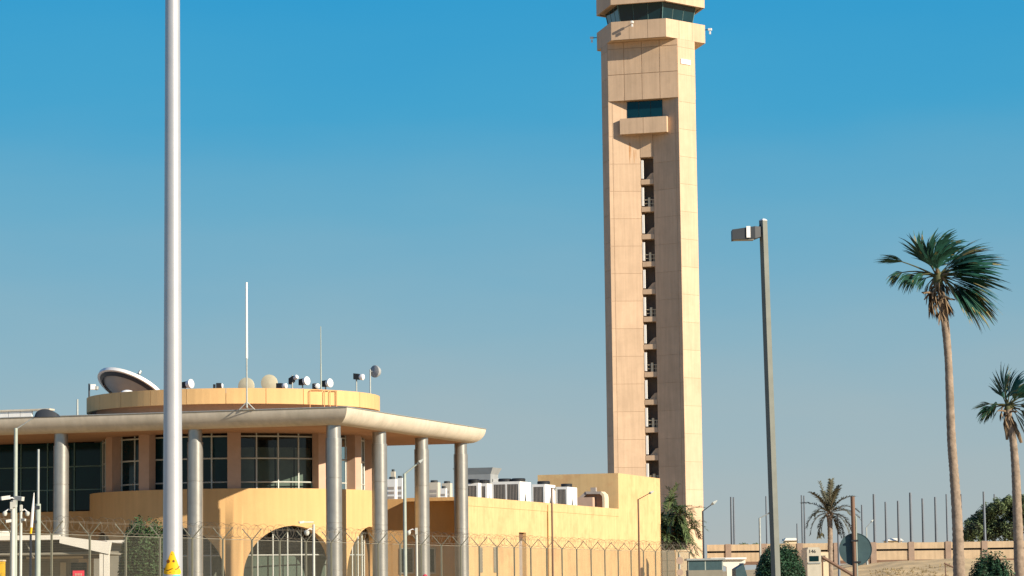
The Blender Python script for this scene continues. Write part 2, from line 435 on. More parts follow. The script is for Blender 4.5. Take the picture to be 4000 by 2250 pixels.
# balcony and window in the front notch
zb0, zb1 = zt(517, 338), zt(455, 338)
zw0, zw1 = zt(458, 339), ZI0
for (e0, e1) in ((-2.95, 0), (0, 2.95)):
    panel((e0, -4.42), (e1, -4.42), zb0, zb1, name='balcony_panel', th=.14, gap=.016)
MB().prism([(-2.9,-4.29), (2.9,-4.29), (2.2,-3.2), (-2.2,-3.2)], zb0+.05, zb0+.35).build('balcony_slab', M_TOWER, tower)
sb = MB()
for s in (-1, 1): sb.prism([(s*2.95,-4.29), (s*2.82,-4.29), (s*2.82,-3.65), (s*2.95,-3.65)][::s], zb0+.02, zb1-.02)
sb.build('balcony_side', M_TOWER, tower)
win = MB().prism([(-2.30,-3.50), (2.30,-3.50), (2.0,-2.6), (-2.0,-2.6)], zw0-.5, ZI0-.003).build('window_surround', M_TDARK, tower)
for c in range(3):
    MB().box(-2.22+c*1.49, -2.22+c*1.49+1.44, -3.56, -3.51, zw0-.4, ZI0-.08).build('window_pane', M_GLASST, win)
# stair slot: landings, sloping flights, guard rails and white service duct
za = zt(609, 339); k = 0
zl = za
while zl > 3:
    MB().box(-.78, .78, -2.95, -1.35, zl-ST+.02, zl-ST+.62).build('stair_landing', M_TOWER, tower)
    fl = MB(); y0, y1 = -2.35, -1.9
    sgn = 1 if k % 2 else -1
    if k % 2 == 0:
        vs = [(-.45, zl-ST+.6), (.77, zl-ST+.6), (.77, zl-ST+1.55), (.30, zl-ST+1.42)]
        fl.add([(a, y0, b) for a, b in vs] + [(a, y1, b) for a, b in vs], [(0,1,2,3),(7,6,5,4),(0,4,5,1),(1,5,6,2),(2,6,7,3),(3,7,4,0)])
        fl.build('stair_flight', M_TOWER, tower)
    else:
        rb = MB(); rb.box(.02, .28, -2.8, -2.5, zl-ST+.62, zl-ST+1.75)
        rb.box(-.4, .77, -2.78, -2.74, zl-ST+1.45, zl-ST+1.52); rb.box(-.4, .77, -2.78, -2.74, zl-ST+1.0, zl-ST+1.05); rb.box(.6, .66, -2.78, -2.74, zl-ST+.6, zl-ST+1.5)
        rb.build('stair_newel', M_CREAM, tower)
    MB().box(-.76, -.50, -2.9, -2.6, zl-ST+.75, zl-.35).build('service_duct', M_WHITE, tower)
    MB().box(-.78, .78, -1.42, -1.36, zl-ST+.62, zl).build('slot_back', M_TDARK, tower)
    zl -= ST; k += 1
MB().box(-.79, .79, -3.03, -1.35, za, ZI0-.5).build('slot_head', M_TOWER, tower)
# white light fitting on the right pier
mid = Vector(A1).lerp(Vector(A2), .44); dd = (Vector(A2)-Vector(A1)).normalized(); nn = Vector((dd.y, -dd.x))
zq0, zq1 = zt(240, 336), zt(221, 336)
q = [mid-dd*.85, mid+dd*.85]
MB().prism([tuple(q[0]-nn*.0), tuple(q[0]+nn*.12), tuple(q[1]+nn*.12), tuple(q[1])][::-1], zq0, zq1).build('light_fitting', M_WHITE, tower)
# rust runs below the balcony
Ld = (Vector((-.8,-2.99))-Vector((-4.416,-4.303))).normalized(); Ln = Vector((Ld.y, -Ld.x))
M_RUST = mat('rust_stain', (.44, .22, .09), .95, var=.15, scale=3)
rs = MB()
for (f, wd, ln, dz) in ((.66, .07, 2.6, 0), (.70, .04, 1.8, -.1), (.80, .05, 1.7, -.9), (.86, .03, 1.1, -.9)):
    p = Vector((-4.416,-4.303)).lerp(Vector((-.8,-2.99)), f) + Ln*.006
    zz = zb0 - .9 + dz
    rs.add([(*(p-Ld*wd*.6), zz), (*(p+Ld*wd*.6), zz), (*(p+Ld*wd), zz-ln*.5), (*(p+Ld*.01), zz-ln), (*(p-Ld*.01), zz-ln), (*(p-Ld*wd), zz-ln*.4)], [(0,5,4,3,2,1)])
rs.build('rust_stain', M_RUST, tower)

# cameras bolted on the tower gallery
def gallery_camera(label, ex, ey, dirx, diry, z):
    d = Vector((dirx, diry, 0)).normalized(); t = thing('security_camera', label, 'camera', TC + RV*ex + UV*ey + Vector((0,0,z)), TR, 'cameras on the tower gallery')
    MB().path([(0,0,0), d*.5], .05, 6).build('bracket', M_DARKPOLE, t)
    MB().obox(d*.62+Vector((0,0,.02)), d, Vector((-d.y,d.x,0)), Vector((0,0,1)), .22, .12, .13).build('camera_body', M_WHITE, t)
    MB().obox(d*.62+Vector((0,0,-.4)), d, Vector((-d.y,d.x,0)), Vector((0,0,1)), .09, .09, .17).build('camera_dome', M_WHITE, t)
gallery_camera('white camera at the front edge of the tower gallery, above its own shadow', -.6, -6.0, 0, -1, ZG1-.35)
gallery_camera('small camera sticking out at the left corner of the tower gallery', -6.9, 0, -1, -.1, ZG1-.6)
gallery_camera('small white camera at the right corner of the tower gallery', 6.9, 0, 1, 0, ZG1-.6)

# ================================================================== PAVILION with canopy
pav = thing('pavilion', 'round yellow building with arched openings, glazed upper floor and wide pale canopy on columns', 'building', C0, BR)
ZCT_, ZS = 11.03, 10.15
IL, JB = -62.0, 24.1
# canopy edge: quarter round, mitred at the corners
N_ = 10
prof = [(.84*(1-math.cos(t)), ZCT_ - .9*math.sin(t)) for t in [math.pi/2*k/N_ for k in range(N_+1)]]
def ring(o): return [(IL+o, o), (-o, o), (-o, JB-o), (IL+o, JB-o)]
for side, nm in ((0, 'front'), (1, 'right'), (2, 'rear'), (3, 'left')):
    b = MB()
    for (o, z) in prof:
        rg = ring(o); b.v += [(*rg[side], z), (*rg[(side+1)%4], z)]
    for k in range(N_): b.f.append((2*k, 2*k+2, 2*k+3, 2*k+1)); b.m.append(0)
    b.build('canopy_fascia', M_CANOPY, pav, smooth=True)
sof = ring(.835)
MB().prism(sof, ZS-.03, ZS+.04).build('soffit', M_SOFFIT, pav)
MB().prism(ring(.02), ZCT_-.06, ZCT_-.012).build('canopy_roof', M_CANOPY, pav)
lip = MB()
for side in range(4):
    a, c = Vector((*ring(-.015)[side], ZCT_+.0)), Vector((*ring(-.015)[(side+1)%4], ZCT_))
    lip.path([a, c], .03, 6)
lip.build('roof_edge_trim', M_GALV, pav)

def column_mesh():
    b = MB()
    pr = [(.43, 0), (.43, 2.4), (.415, 2.41), (.415, 2.44), (.43, 2.45), (.43, 4.9), (.415, 4.91), (.415, 4.94), (.43, 4.95), (.43, 7.3), (.415, 7.31), (.415, 7.34), (.43, 7.35), (.43, 9.45), (.385, 9.46), (.385, 10.13)]
    b.lathe(pr, 32)
    return b.mesh('column', M_STEEL, smooth=True)
cm = column_mesh()
ci = [hit_j(762, 1700, 1.15).x, hit_j(239, 1700, 1.15).x]
cols = [(-1.2, 1.15), (-1.2, 8.3), (-1.2, 15.5), (-1.2, 22.75), (ci[0], 1.15), (ci[1], 1.15), (ci[1]-8.0, 1.15)]
for (i, j) in cols:
    link('column', cm, pav, (i, j, 0))

# round drum
DC = loc(at(914, 1600, 164)); DC.z = 0
tocam = -(at(914, 1600, 164)); tocam.z = 0; tocam.normalize()
PHI = math.atan2(tocam.dot(UV), tocam.dot(RV))       # local heading that faces the road
def dr(th, r, z=0):                                   # th degrees, positive to the right of the picture
    a = PHI + R(th); return Vector((DC.x + r*math.cos(a), DC.y + r*math.sin(a), z))
RD = 8.3
RP = 8.5
# lower wall with arches
AH = R(19.6)*RD
def arch(th, ctr):
    x = R(th-ctr)*RD
    return 2.11 + math.sqrt(max(0, AH*AH - x*x))
ctrs = [23+46*k for k in (-4,-3,-2,-1,0,1,2,3)]
ths = set()
for c in ctrs:
    for k in range(29): ths.add(round(c-19.6+39.2*(.5-.5*math.cos(math.pi*k/28)), 4))
for k in range(-52, 53): 
    t = k*4.0
    ths.add(t)
ths = sorted(t for t in ths if -178 <= t <= 178)
def open_at(a, b):
    m_ = (a+b)/2
    for c in ctrs:
        if abs(m_-c) < 19.6: return c
    return None
ZD = 7.02
b = MB()
for a, c in zip(ths, ths[1:]):
    o = open_at(a, c)
    z0a = arch(a, o) if o is not None else 0; z0c = arch(c, o) if o is not None else 0
    Ro, Ri = RD, RD-.45
    b.add([dr(a,Ro,z0a), dr(c,Ro,z0c), dr(c,Ro,ZD), dr(a,Ro,ZD)], [(0,1,2,3)])
    b.add([dr(a,Ri,z0a), dr(c,Ri,z0c), dr(c,Ri,ZD), dr(a,Ri,ZD)], [(3,2,1,0)])
    b.add([dr(a,Ro,ZD), dr(c,Ro,ZD), dr(c,Ri,ZD), dr(a,Ri,ZD)], [(0,1,2,3)])
    if o is not None: b.add([dr(a,Ro,z0a), dr(c,Ro,z0c), dr(c,Ri,z0c), dr(a,Ri,z0a)], [(3,2,1,0)])
for c in ctrs:
    for t in (c-19.6, c+19.6):
        b.add([dr(t,RD,0), dr(t,RD-.45,0), dr(t,RD-.45,2.11), dr(t,RD,2.11)], [(0,1,2,3),])
dw = b.build('drum_wall', M_STUCCO, pav)
# merge for smooth shading across the thin facets
import bmesh
bm = bmesh.new(); bm.from_mesh(dw.data); bmesh.ops.remove_doubles(bm, verts=bm.verts, dist=.003); bmesh.ops.recalc_face_normals(bm, faces=bm.faces); bm.to_mesh(dw.data); bm.free()
dw.data.polygons.foreach_set('use_smooth', [True]*len(dw.data.polygons)); dw.data.set_sharp_from_angle(angle=R(35))
# windows behind the arches
for c in ctrs[2:6]:
    RW = RD-.75
    hw = 19.6*.985
    fr = MB()
    for t in (-13.2, -6.6, 0, 6.6, 13.2):
        zt_ = arch(c+t, c)
        p0, p1 = dr(c+t, RW, .05), dr(c+t, RW, zt_+.1); fr.path([p0, p1], .045, 6)
    for zz in (.9, 3.35):
        fr.path([dr(c-19, RW, zz)] + [dr(c+t, RW, zz) for t in range(-18, 19, 3)] + [dr(c+19, RW, zz)], .04, 6)
    aw = fr.build('arch_window', M_ALU, pav)
    tt = [-19.4, -13.2, -6.6, 0, 6.6, 13.2, 19.4]
    for ta, tb in zip(tt, tt[1:]):
        for (z0, z1) in ((0.0, .9), (.9, 3.35), (3.35, 5.3)):
            top = max(arch(c+ta, c), arch(c+tb, c)) + .25
            if z0 > top: continue
            q = MB().add([dr(c+ta, RW-.03, z0+.03), dr(c+tb, RW-.03, z0+.03), dr(c+tb, RW-.03, min(z1,top)-.03), dr(c+ta, RW-.03, min(z1,top)-.03)], [(0,1,2,3)])
            q.build('pane', M_GLASS, aw)
b = MB()
for t in range(-170, 170, 5):
    b.add([dr(t, 6.3, .3), dr(t+5, 6.3, .3), dr(t+5, 6.3, 3.3), dr(t, 6.3, 3.3)], [(0,1,2,3)])
b.build('lower_blind', M_BLIND, pav)
ip = [dr(t, 7.1) for t in range(0, 360, 12)]
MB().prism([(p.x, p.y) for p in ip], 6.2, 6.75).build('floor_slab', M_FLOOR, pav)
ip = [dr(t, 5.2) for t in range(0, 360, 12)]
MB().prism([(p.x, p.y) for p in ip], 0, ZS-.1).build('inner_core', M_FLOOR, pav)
# upper storey: piers, glazing
RG = 7.55
pts = [-98, -60, -38, 0, 38, 60, 98]
for t in pts:
    c = dr(t, 7.85); a = PHI+R(t); er = Vector((math.cos(a), math.sin(a), 0)); et = Vector((-er.y, er.x, 0))
    MB().obox(Vector((c.x, c.y, (6.7+ZS)/2)), er, et, Vector((0,0,1)), .28, .37, (ZS-6.7)/2-.02).build('wall_pier', M_PIER, pav)
tl = [t*9.45 for t in range(-11, 12)]
fr = MB()
for t in tl: fr.path([dr(t, RG, 6.75), dr(t, RG, ZS-.03)], .05, 6)
for zz, rr in ((7.4, .045), (8.72, .05), (9.95, .05)):
    fr.path([dr(t*3, RG, zz) for t in range(-35, 36)], rr, 6)
gl = fr.build('upper_glazing', M_ALU, pav)
for ta, tb in zip(tl, tl[1:]):
    for (z0, z1) in ((6.75, 7.4), (7.4, 8.72), (8.72, 9.95)):
        MB().add([dr(ta, RG-.02, z0+.03), dr(tb, RG-.02, z0+.03), dr(tb, RG-.02, z1-.03), dr(ta, RG-.02, z1-.03)], [(0,1,2,3)]).build('pane', M_GLASS if ta > -1 else M_GLASSD, gl)
for ta, tb in zip(tl, tl[1:]):
    if -1 < ta < 30:
        MB().add([dr(ta+.3, RG-.5, 6.8), dr(tb-.3, RG-.5, 6.8), dr(tb-.3, RG-.5, 9.35), dr(ta+.3, RG-.5, 9.35)], [(0,1,2,3)]).build('window_blind', M_BLIND, pav)
# roof drum
ip = [dr(t, 7.95) for t in range(0, 360, 6)]
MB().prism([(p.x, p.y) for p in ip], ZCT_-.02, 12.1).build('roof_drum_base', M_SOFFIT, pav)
Z0, Z1 = 11.70, 12.56
for k in range(24):
    t0, t1 = -3+15*k+.10, -3+15*(k+1)-.10
    b = MB(); n = 5
    for q in range(n+1):
        t = t0+(t1-t0)*q/n
        b.v += [dr(t,RP,Z0), dr(t,RP,Z1), dr(t,RP-.22,Z1), dr(t,RP-.22,Z0)]
    b.v = [tuple(x) for x in b.v]
    for q in range(n):
        o = q*4
        for e in range(4): b.f.append((o+e, o+4+e, o+4+(e+1)%4, o+(e+1)%4)); b.m.append(0)
    b.f += [(0,1,2,3), (n*4+3,n*4+2,n*4+1,n*4)]; b.m += [0,0]
    b.build('parapet_panel', M_STUCCO, pav)
b = MB(); ip = [dr(t, RP-.25) for t in range(0, 360, 5)]
b.prism([(p.x, p.y) for p in ip], 11.76, 12.3); b.build('roof_deck', M_SOFFIT, pav)

# glazed block left of the drum
JL = loc(at(100, 1738, 165)).y
IR = DC.x - RD + 1.2
MB().box(IL+2, IR, JL+.05, JL+13, 0, 6.1).build('side_wall', M_STUCCO, pav)
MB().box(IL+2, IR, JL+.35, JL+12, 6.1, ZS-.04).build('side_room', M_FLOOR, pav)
fr = MB(); xi = [IR-.1-1.72*k for k in range(0, 14)]
for x in xi: fr.box(x-.035, x+.035, JL+.0, JL+.12, 6.1, ZS-.05)
for zz in (7.35, 8.7): fr.box(xi[-1], xi[0], JL+.01, JL+.11, zz-.035, zz+.035)
sg = fr.build('side_glazing', M_ALUD, pav)
for xa, xb in zip(xi, xi[1:]):
    for (z0, z1) in ((6.12, 7.35), (7.35, 8.7), (8.7, ZS-.06)):
        MB().box(xb+.04, xa-.04, JL+.06, JL+.09, z0+.04, z1-.04).build('pane', M_GLASSD, sg)
# white screen on the canopy roof at far left
scr = thing('roof_screen', 'low white panel screen standing on the canopy roof at far left', 'screen', wld(0,0,0), BR)
pL = hit_j(-60, 1607, 13).x; pR = hit_j(125, 1607, 13).x
zs0, zs1 = ZCT_-.01, hit_j(60, 1600, 13).z
n = 4
for k in range(n):
    a = pL+(pR-pL)*k/n; c = pL+(pR-pL)*(k+1)/n
    MB().box(a+.02, c-.02, 13, 13.15, zs0, zs1-.12).build('panel', M_WHITE, scr)
MB().box(pL, pR+1.2, 12.9, 13.6, zs1-.10, zs1).build('cap', M_CANOPY, scr)

# ================================================================== ANNEX WING
ann = thing('annex_wing', 'long plain yellow wing with a taller box end, right of the round building', 'building', C0, BR)
IW = -1.8
WJ = hit_i(1823, 1940, IW).y; WZ = hit_i(1823, 1940, IW).z
TJ = hit_i(2415, 1900, IW).y; EJ = hit_i(2578, 1900, IW).y
TZ = hit_i(2415, 1848, IW).z
IFL = -36
b = MB()
# perimeter walls as a thick shell with an opening for the tall slot window
sj0, sj1 = hit_i(2027, 2080, IW).y, hit_i(2055, 2080, IW).y; sz1 = hit_i(2040, 2080, IW).z
b.box(IW-.35, IW, WJ, sj0, 0, WZ); b.box(IW-.35, IW, sj1, EJ, 0, WZ-.001); b.box(IW-.35, IW, sj0, sj1, sz1, WZ)
b.build('right_wall', M_WING, ann)
WF = WJ+1.32
MB().box(IFL, IW-.60, WF, WF+.35, 0, WZ-.003).build('front_wall', M_STUCCO, ann)
MB().box(IW-.62, IW-.351, WJ, WF+.3, 0, WZ-.001).build('corner_fin', M_STUCCO, ann)
ei = hit_j(1602, 1945, WF).x
MB().box(ei, IW-.622, WJ+.02, WF-.002, WZ-.22, WZ-.002).build('shade_slab', M_STUCCO, ann)  # slab added only to shade the top of the recessed wall
MB().box(IFL, IW-.36, WF+.352, EJ-.4, 6.0, 6.25).build('roof_deck', M_SHADE, ann)
MB().box(IFL, IW, EJ-.35, EJ, 0, WZ-.01).build('rear_wall', M_WING, ann)
b = MB(); b.box(IW-.02, IW+.03, WJ-.03, TJ-.0, WZ-.55, WZ+.02); b.build('parapet_band', M_WING, ann)
tif = hit_j(2100, 1860, TJ).x
b = MB(); b.box(tif, IW+.004, TJ, EJ+.004, WZ-.9, TZ); b.build('tall_box', M_WING, ann)
# slot window
MB().box(IW-.33, IW-.28, sj0, sj1, 0, sz1).build('slot_window', M_DUCT, ann)
b = MB(); b.box(IW-.27, IW-.22, sj0, sj1, sz1-.5, sz1); b.build('slot_louvre', M_BROWNPOLE, ann)
# narrow vents
for (xa, xb) in ((1870, 1883), (1927, 1938)):
    j0, j1 = hit_i(xa, 2140, IW).y, hit_i(xb, 2140, IW).y; z1 = hit_i(xa, 2138, IW).z; z0 = hit_i(xa, 2236, IW).z
    v = MB().box(IW+.001, IW+.03, j0, j1, z0, z1).build('wall_vent', M_SHADE, ann)
    f = MB(); 
    for q in range(8): f.box(IW+.031, IW+.05, j0, j1, z0+(z1-z0)*q/8, z0+(z1-z0)*(q+.5)/8)
    f.build('vent_slat', M_SHADE, v)
j0 = hit_i(2137, 2000, IW).y
MB().path([(IW+.09, j0, 0), (IW+.09, j0, WZ-.1)], .07, 8).build('downpipe', M_WING, ann)
# windows in the shaded front wall
for (xa, xb) in ((1568, 1612), (1672, 1697)):
    i0, i1 = hit_j(xa, 2145, WF).x, hit_j(xb, 2145, WF).x; z1 = hit_j(xa, 2145, WF).z; z0 = hit_j(xa, 2236, WF).z
    f = MB(); f.box(i0-.08, i1+.08, WF-.05, WF-.001, z0-.08, z0); f.box(i0-.08, i1+.08, WF-.05, WF-.001, z1, z1+.08); f.box(i0-.08, i0, WF-.05, WF-.001, z0, z1); f.box(i1, i1+.08, WF-.05, WF-.001, z0, z1)
    f = f.build('window', M_ALU, ann)
    MB().box(i0, i1, WF-.03, WF-.002, z0, z1).build('pane', M_GLASSD, f)

# ---------------- air conditioners on the wing roof
def ac_unit(label, xg0, xg1, xs1, ytop, ybase_z=6.25, iR=-3.1):
    P = hit_i(xg1, ytop, iR); j0 = P.y; zt_ = P.z
    j1 = hit_i(xs1, ytop+5, iR).y
    i0 = hit_j(xg0, ytop, j0).x
    W = iR - i0; D = j1-j0; H = zt_-ybase_z
    t = thing('air_conditioner', label, 'air conditioner', wld(iR, j0, ybase_z), BR, 'air conditioners on the wing roof')
    b = MB(); th = .07
    b.box(-W, 0, .04, D, .12, H-.0); b.build('casing', M_WHITE, t)
    f = MB(); f.box(-W, 0, 0, .04, H-.18, H); f.box(-W, 0, 0, .04, .12, .24); f.box(-W, -W+.08, 0, .04, .24, H-.18); f.box(-.13, 0, 0, .04, .24, H-.18)
    if W > 1.2: f.box(-W/2-.05, -W/2+.05, 0, .04, .24, H-.18)
    f.build('frame', M_WHITE, t)
    g_ = MB().box(-W+.08, -.13, .02, .035, .24, H-.18).build('grille', M_GRILLE, t)
    s = MB(); n = max(6, int(W/.12))
    for q in range(n): 
        x = -W+.1+(W-.25)*q/n; s.box(x, x+.03, .008, .02, .25, H-.19)
    s.build('fin', M_DUCT, g_)
    # dark triangular pipe openings on the sunny end
    a = MB(); a.add([(.012, D*.34, .12), (.012, D*.48, H*.66), (.012, D*.64, .12)], [(0,2,1)]); a.add([(.012, D*.72, .12), (.012, D*.80, H*.5), (.012, D*.90, .12)], [(0,2,1)])
    a.build('pipe_opening', M_GRILLE, t)
    nf = 2 if W > 1.2 else 1
    for q in range(nf):
        MB().lathe([(.0, H+.01), (W/nf*.47, H+.01), (W/nf*.49, H+.20), (W/nf*.43, H+.25), (.12, H+.2), (0, H+.22)], 20, (-W+W/nf*(q+.5), D*.5, 0)).build('fan_shroud', M_BLACK, t)
    return t
ac_unit('white air conditioner half hidden behind the end column', 1820, 1868, 1880, 1886)
ac_unit('white air conditioner with a wide grille, hard against the widest unit', 1852, 1902, 1922, 1888)
ac_unit('widest white air conditioner, with a two bay dark grille', 1923, 2030, 2074, 1880)
ac_unit('middle sized white air conditioner just right of the widest one', 2078, 2128, 2169, 1891)
ac_unit('last white air conditioner, nearest the grey bent duct', 2172, 2216, 2254, 1901)

# bent duct
t = thing('roof_duct', 'boxy gooseneck duct housing on the wing roof before the taller box', 'duct', C0, BR)
dj = TJ - 2.4
def dp_(x, y): p = hit_j(x, y, dj); return (p.x, p.z)
def extr(pl, y0, y1, name, m):
    n = len(pl); MB().add([(a, y0, b) for a, b in pl] + [(a, y1, b) for a, b in pl], [tuple(range(n)), tuple(reversed(range(n, 2*n)))] + [(k, n+k, n+(k+1)%n, (k+1)%n) for k in range(n)]).build(name, m, t)
fl_ = 6.25
o_ = [dp_(2256, 1950), dp_(2288, 1920), dp_(2350, 1920), dp_(2362, 1932), dp_(2364, 1945)]
i_ = [dp_(2266, 1955), dp_(2293, 1930), dp_(2346, 1930), dp_(2354, 1938), dp_(2355, 1948)]
extr([(i_[0][0], fl_)] + i_ + [(i_[4][0], fl_)], .25+dj, .9+dj, 'inner_casing', M_SOFFIT)  # dark brown stands for the shadow inside the hood
extr([(o_[1][0], o_[1][1]), o_[0], i_[0], i_[1]], -.1+dj, .95+dj, 'sloped_lip', M_DUCT)
extr([o_[2], o_[1], i_[1], i_[2]], -.15+dj, .95+dj, 'top_lip', M_DUCT)
extr([(o_[4][0], fl_), o_[4], o_[3], o_[2], i_[2], i_[3], i_[4], (i_[4][0], fl_)], -.15+dj, .95+dj, 'side_jamb', M_CREAM)  # paler than the other lips, painted as the sunlit right edge
pa, pb = dp_(2260, 1944), dp_(2322, 1944)
MB().box(pa[0], pb[0], dj-.5, dj+.2, fl_, pa[1]).build('plenum_box', M_PIER, t)
pc = dp_(2318, 1920)
MB().box(pc[0]-.25, pc[0]+.15, dj+.1, dj+.4, pc[1]+.01, pc[1]+.30).build('damper_motor', M_DUCT, t)

# grey flared hood and small plant behind the columns
P = at(1875, 1850, 225)
t = thing('roof_hood', 'wide grey flared metal hood rising behind the air conditioners', 'roof vent', (P.x, P.y, 6.25), BR)
zz = P.z-6.25
MB().frus([(-1.5,-.8),(1.05,-.8),(1.05,.8),(-1.5,.8)], 0, [(-1.6,-1),(1.2,-1),(1.2,1),(-1.6,1)], zz-.1).build('throat', M_DISH, t)
MB().frus([(-1.6,-1),(1.2,-1),(1.2,1),(-1.6,1)], zz-.1, [(-1.9,-1.2),(1.45,-1.2),(1.45,1.2),(-1.9,1.2)], zz+.42).build('flare', M_DISH, t)
MB().box(1.25, 1.65, -.5, -.2, zz-.85, zz-.45).build('side_motor', M_WHITE, t)
ABL = ['squat white plant cabinet just right of the second corner column', 'narrow tall white plant cabinet behind the second column', 'tall pale plant cabinet next to the grey lamp', 'broad low white plant cabinet between the last two columns', 'small white cabinet beside a broad low cabinet', 'pale cabinet topped by a dark fan near the last column']
for k, (xa, xb, ya, D) in enumerate(((1512, 1545, 1872, 190), (1526, 1542, 1842, 200), (1548, 1572, 1868, 196), (1672, 1712, 1885, 196), (1720, 1742, 1908, 188), (1726, 1760, 1888, 200))):
    P0, P1_ = at(xa, ya, D), at(xb, ya, D)
    wd = P1_.x-P0.x; h = P0.z-6.25
    t = thing('plant_cabinet', ABL[k], 'plant cabinet', (P0.x, P0.y, 6.25), BR, 'plant cabinets on the wing roof')
    MB().box(0, wd, 0, wd*.8, .1, h).build('casing', M_WHITE if k % 2 == 0 else M_CANOPY, t)
    g_ = MB(); 
    for q in range(5): g_.box(wd*.12, wd*.88, -.02, -.002, h*.2+q*h*.13, h*.2+q*h*.13+h*.07)
    g_.build('louvre', M_DUCT, t)
    MB().lathe([(wd*.36, h), (wd*.36, h+.14), (wd*.3, h+.16)], 14, (wd/2, wd*.4, 0)).build('fan_ring', M_GRILLE, t)
P0 = hit_j(1515, 1922, WF+.9)
t = thing('split_unit', 'small white box unit with a round fan at the front edge of the wing roof', 'air conditioner', wld(P0.x, WF+.6, 6.25), BR)
MB().box(0, .5, 0, .35, 0, .75).build('casing', M_WHITE, t)
MB().lathe([(.16, -.02), (.16, .0), (.12, -.01)], 16, (.25, -.002, .48), Vector((0,-1,0))).build('fan_grille', M_GRILLE, t)

# ================================================================== ROOF AERIALS on the drum
ZR = 12.3
def dworld(v): return wld(v.x, v.y, v.z)
def on_drum(px, D=160):                     # point of the roof deck seen at photo column px and depth D
    P = at(px, 1500, D); return Vector((P.x, P.y, ZR))
# big dish
P = on_drum(514, 168)
t = thing('satellite_dish', 'huge grey satellite dish leaning back on the drum roof, left of the white mast', 'satellite dish', P)
ax = Vector((.36, .38, .86)).normalized()
zc = at(508, 1520, 168).z - ZR
Rr = 2.08
o = Vector((0, 0, zc))
pr = []
for k in range(13):
    r_ = Rr*k/12; pr.append((max(r_, .001), -.48*(1-(r_/Rr)**2)))
b = MB(); b.lathe(pr, 40, o, ax, cap=False); b.lathe([(x, z+.05) for x, z in pr][::-1], 40, o, ax, cap=False)
b.build('reflector', M_DISH, t, smooth=True)
MB().lathe([(Rr-.06,-.09), (Rr+.10,-.09), (Rr+.10,.10), (Rr-.06,.10), (Rr-.06,-.09)], 40, o, ax, cap=False).build('rim', M_WHITE, t, smooth=True)
MB().lathe([(Rr-.30,-.22), (Rr-.28,-.26), (Rr-.10,-.135), (Rr-.07,-.10)], 40, o, ax, cap=False).build('rear_lip', M_DARKPOLE, t, smooth=True)
f_ = o + ax*1.1
b = MB()
for k in range(3):
    a = ax.orthogonal().normalized(); q = Matrix.Rotation(2*math.pi*k/3, 3, ax) @ a
    b.path([o+q*Rr, f_], .03, 6)
b.path([f_, f_+ax*.2], .1, 8); b.build('feed', M_GALV, t)
b = MB(); b.path([(0,0,0), (-.1,0,zc-.55)], .22, 12); b.path([(-.1,0,zc-.55), o-ax*.5], .16, 10); b.build('mount', M_GALV, t)
PD = P
# lit white dome before it
P = on_drum(497, 159)
tag(MB().lathe([(.42, 0), (.42, .12), (.38, .24), (.26, .34), (.1, .38), (0, .385)], 20).build('radome', M_WHITE, None, True, P), 'low white dome at the foot of the huge dish', 'radome').location.z = at(497, 1523, 159).z-.385
MB().lathe([(.2, -.5), (.2, 0)], 12).build('stand', M_GALV, bpy.data.objects['radome'])

def round_aerial(label, px, py, rpx, D, face, m=M_WHITE, depth=.22, pole=None, box=True, group='small round aerials on the drum roof'):
    """drum shaped microwave aerial: centre pixel, radius in pixels, facing direction"""
    c = at(px, py, D); t = thing('round_aerial', label, 'aerial', (c.x, c.y, ZR), 0, group)
    h = c.z-ZR; r_ = rpx*D/FPX; f = Vector(face).normalized(); o = Vector((0,0,h))
    MB().lathe([(r_*.35, -depth*1.0), (r_*.75, -depth*.8), (r_, -.04), (r_, .05), (r_*.92, .06), (r_*.6, .10), (0, .12)], 24, o, f).build('dish_shell', m, t, True)
    if box: MB().obox(o-f*(depth+.14), f, Vector((-f.y, f.x, 0)).normalized(), Vector((0,0,1)), .16, .13, .17).build('radio_box', M_BLACK, t)
    pb = o - f*(depth+.1) if not pole else o + Vector(pole)
    b = MB(); b.path([(pb.x, pb.y, 0), (pb.x, pb.y, h+.12)], .04, 8)
    if pole: b.path([(pb.x, pb.y, h), (0,0,h)], .04, 6)
    b.build('aerial_pole', M_GALV, t)
    return t
round_aerial('white ball shaped aerial right beside the big white foreground mast', 745, 1499, 18, 160, (.8,-.5,.1), depth=.3)
round_aerial('pale yellow round aerial half behind the tall white mast', 962, 1508, 33, 170, (-.25,-1,0), M_PALE, box=False)
round_aerial('pale yellow round aerial standing clear, just right of the tall white mast', 1052, 1496, 33, 170, (-.15,-1,0), M_PALE, box=False)
round_aerial('tiny white aerial with a black box right of the pale yellow discs', 1115, 1508, 11, 159, (.9,-.3,0))
round_aerial('small white aerial set highest in the pair on a stubby post', 1158, 1473, 9, 160, (.7,-.4,.4))
round_aerial('white round aerial low in the pair, lit from the right', 1198, 1488, 17, 160, (.75,-.6,.1))
round_aerial('tiny white aerial at the foot of the thin green mast', 1240, 1508, 10, 159, (.4,-.9,0))
round_aerial('white round aerial over the orange pipe frame', 1288, 1496, 17, 158, (.75,-.6,.05))
round_aerial('small white aerial up on a thin post near the right end of the roof', 1416, 1473, 12, 160, (.85,-.3,-.1), pole=(-.35,.1,0))
round_aerial('large grey faced round aerial on two thin posts, last on the right', 1465, 1451, 24, 162, (-.65,-.75,.0), M_DISH, depth=.3, box=False, pole=(-.28,0,0))
P = at(862, 1508, 159)
t = thing('aerial_box', 'pair of dark equipment boxes with a pale end, alone on the drum roof', 'aerial', (P.x, P.y, ZR), 0)
hb_ = P.z-ZR
MB().box(-.25, .02, -.1, .15, hb_-.13, hb_+.17).build('radio_box', M_BLACK, t)
MB().box(-.42, -.3, -.1, .1, hb_-.15, hb_+.1).build('clamp', M_BLACK, t)
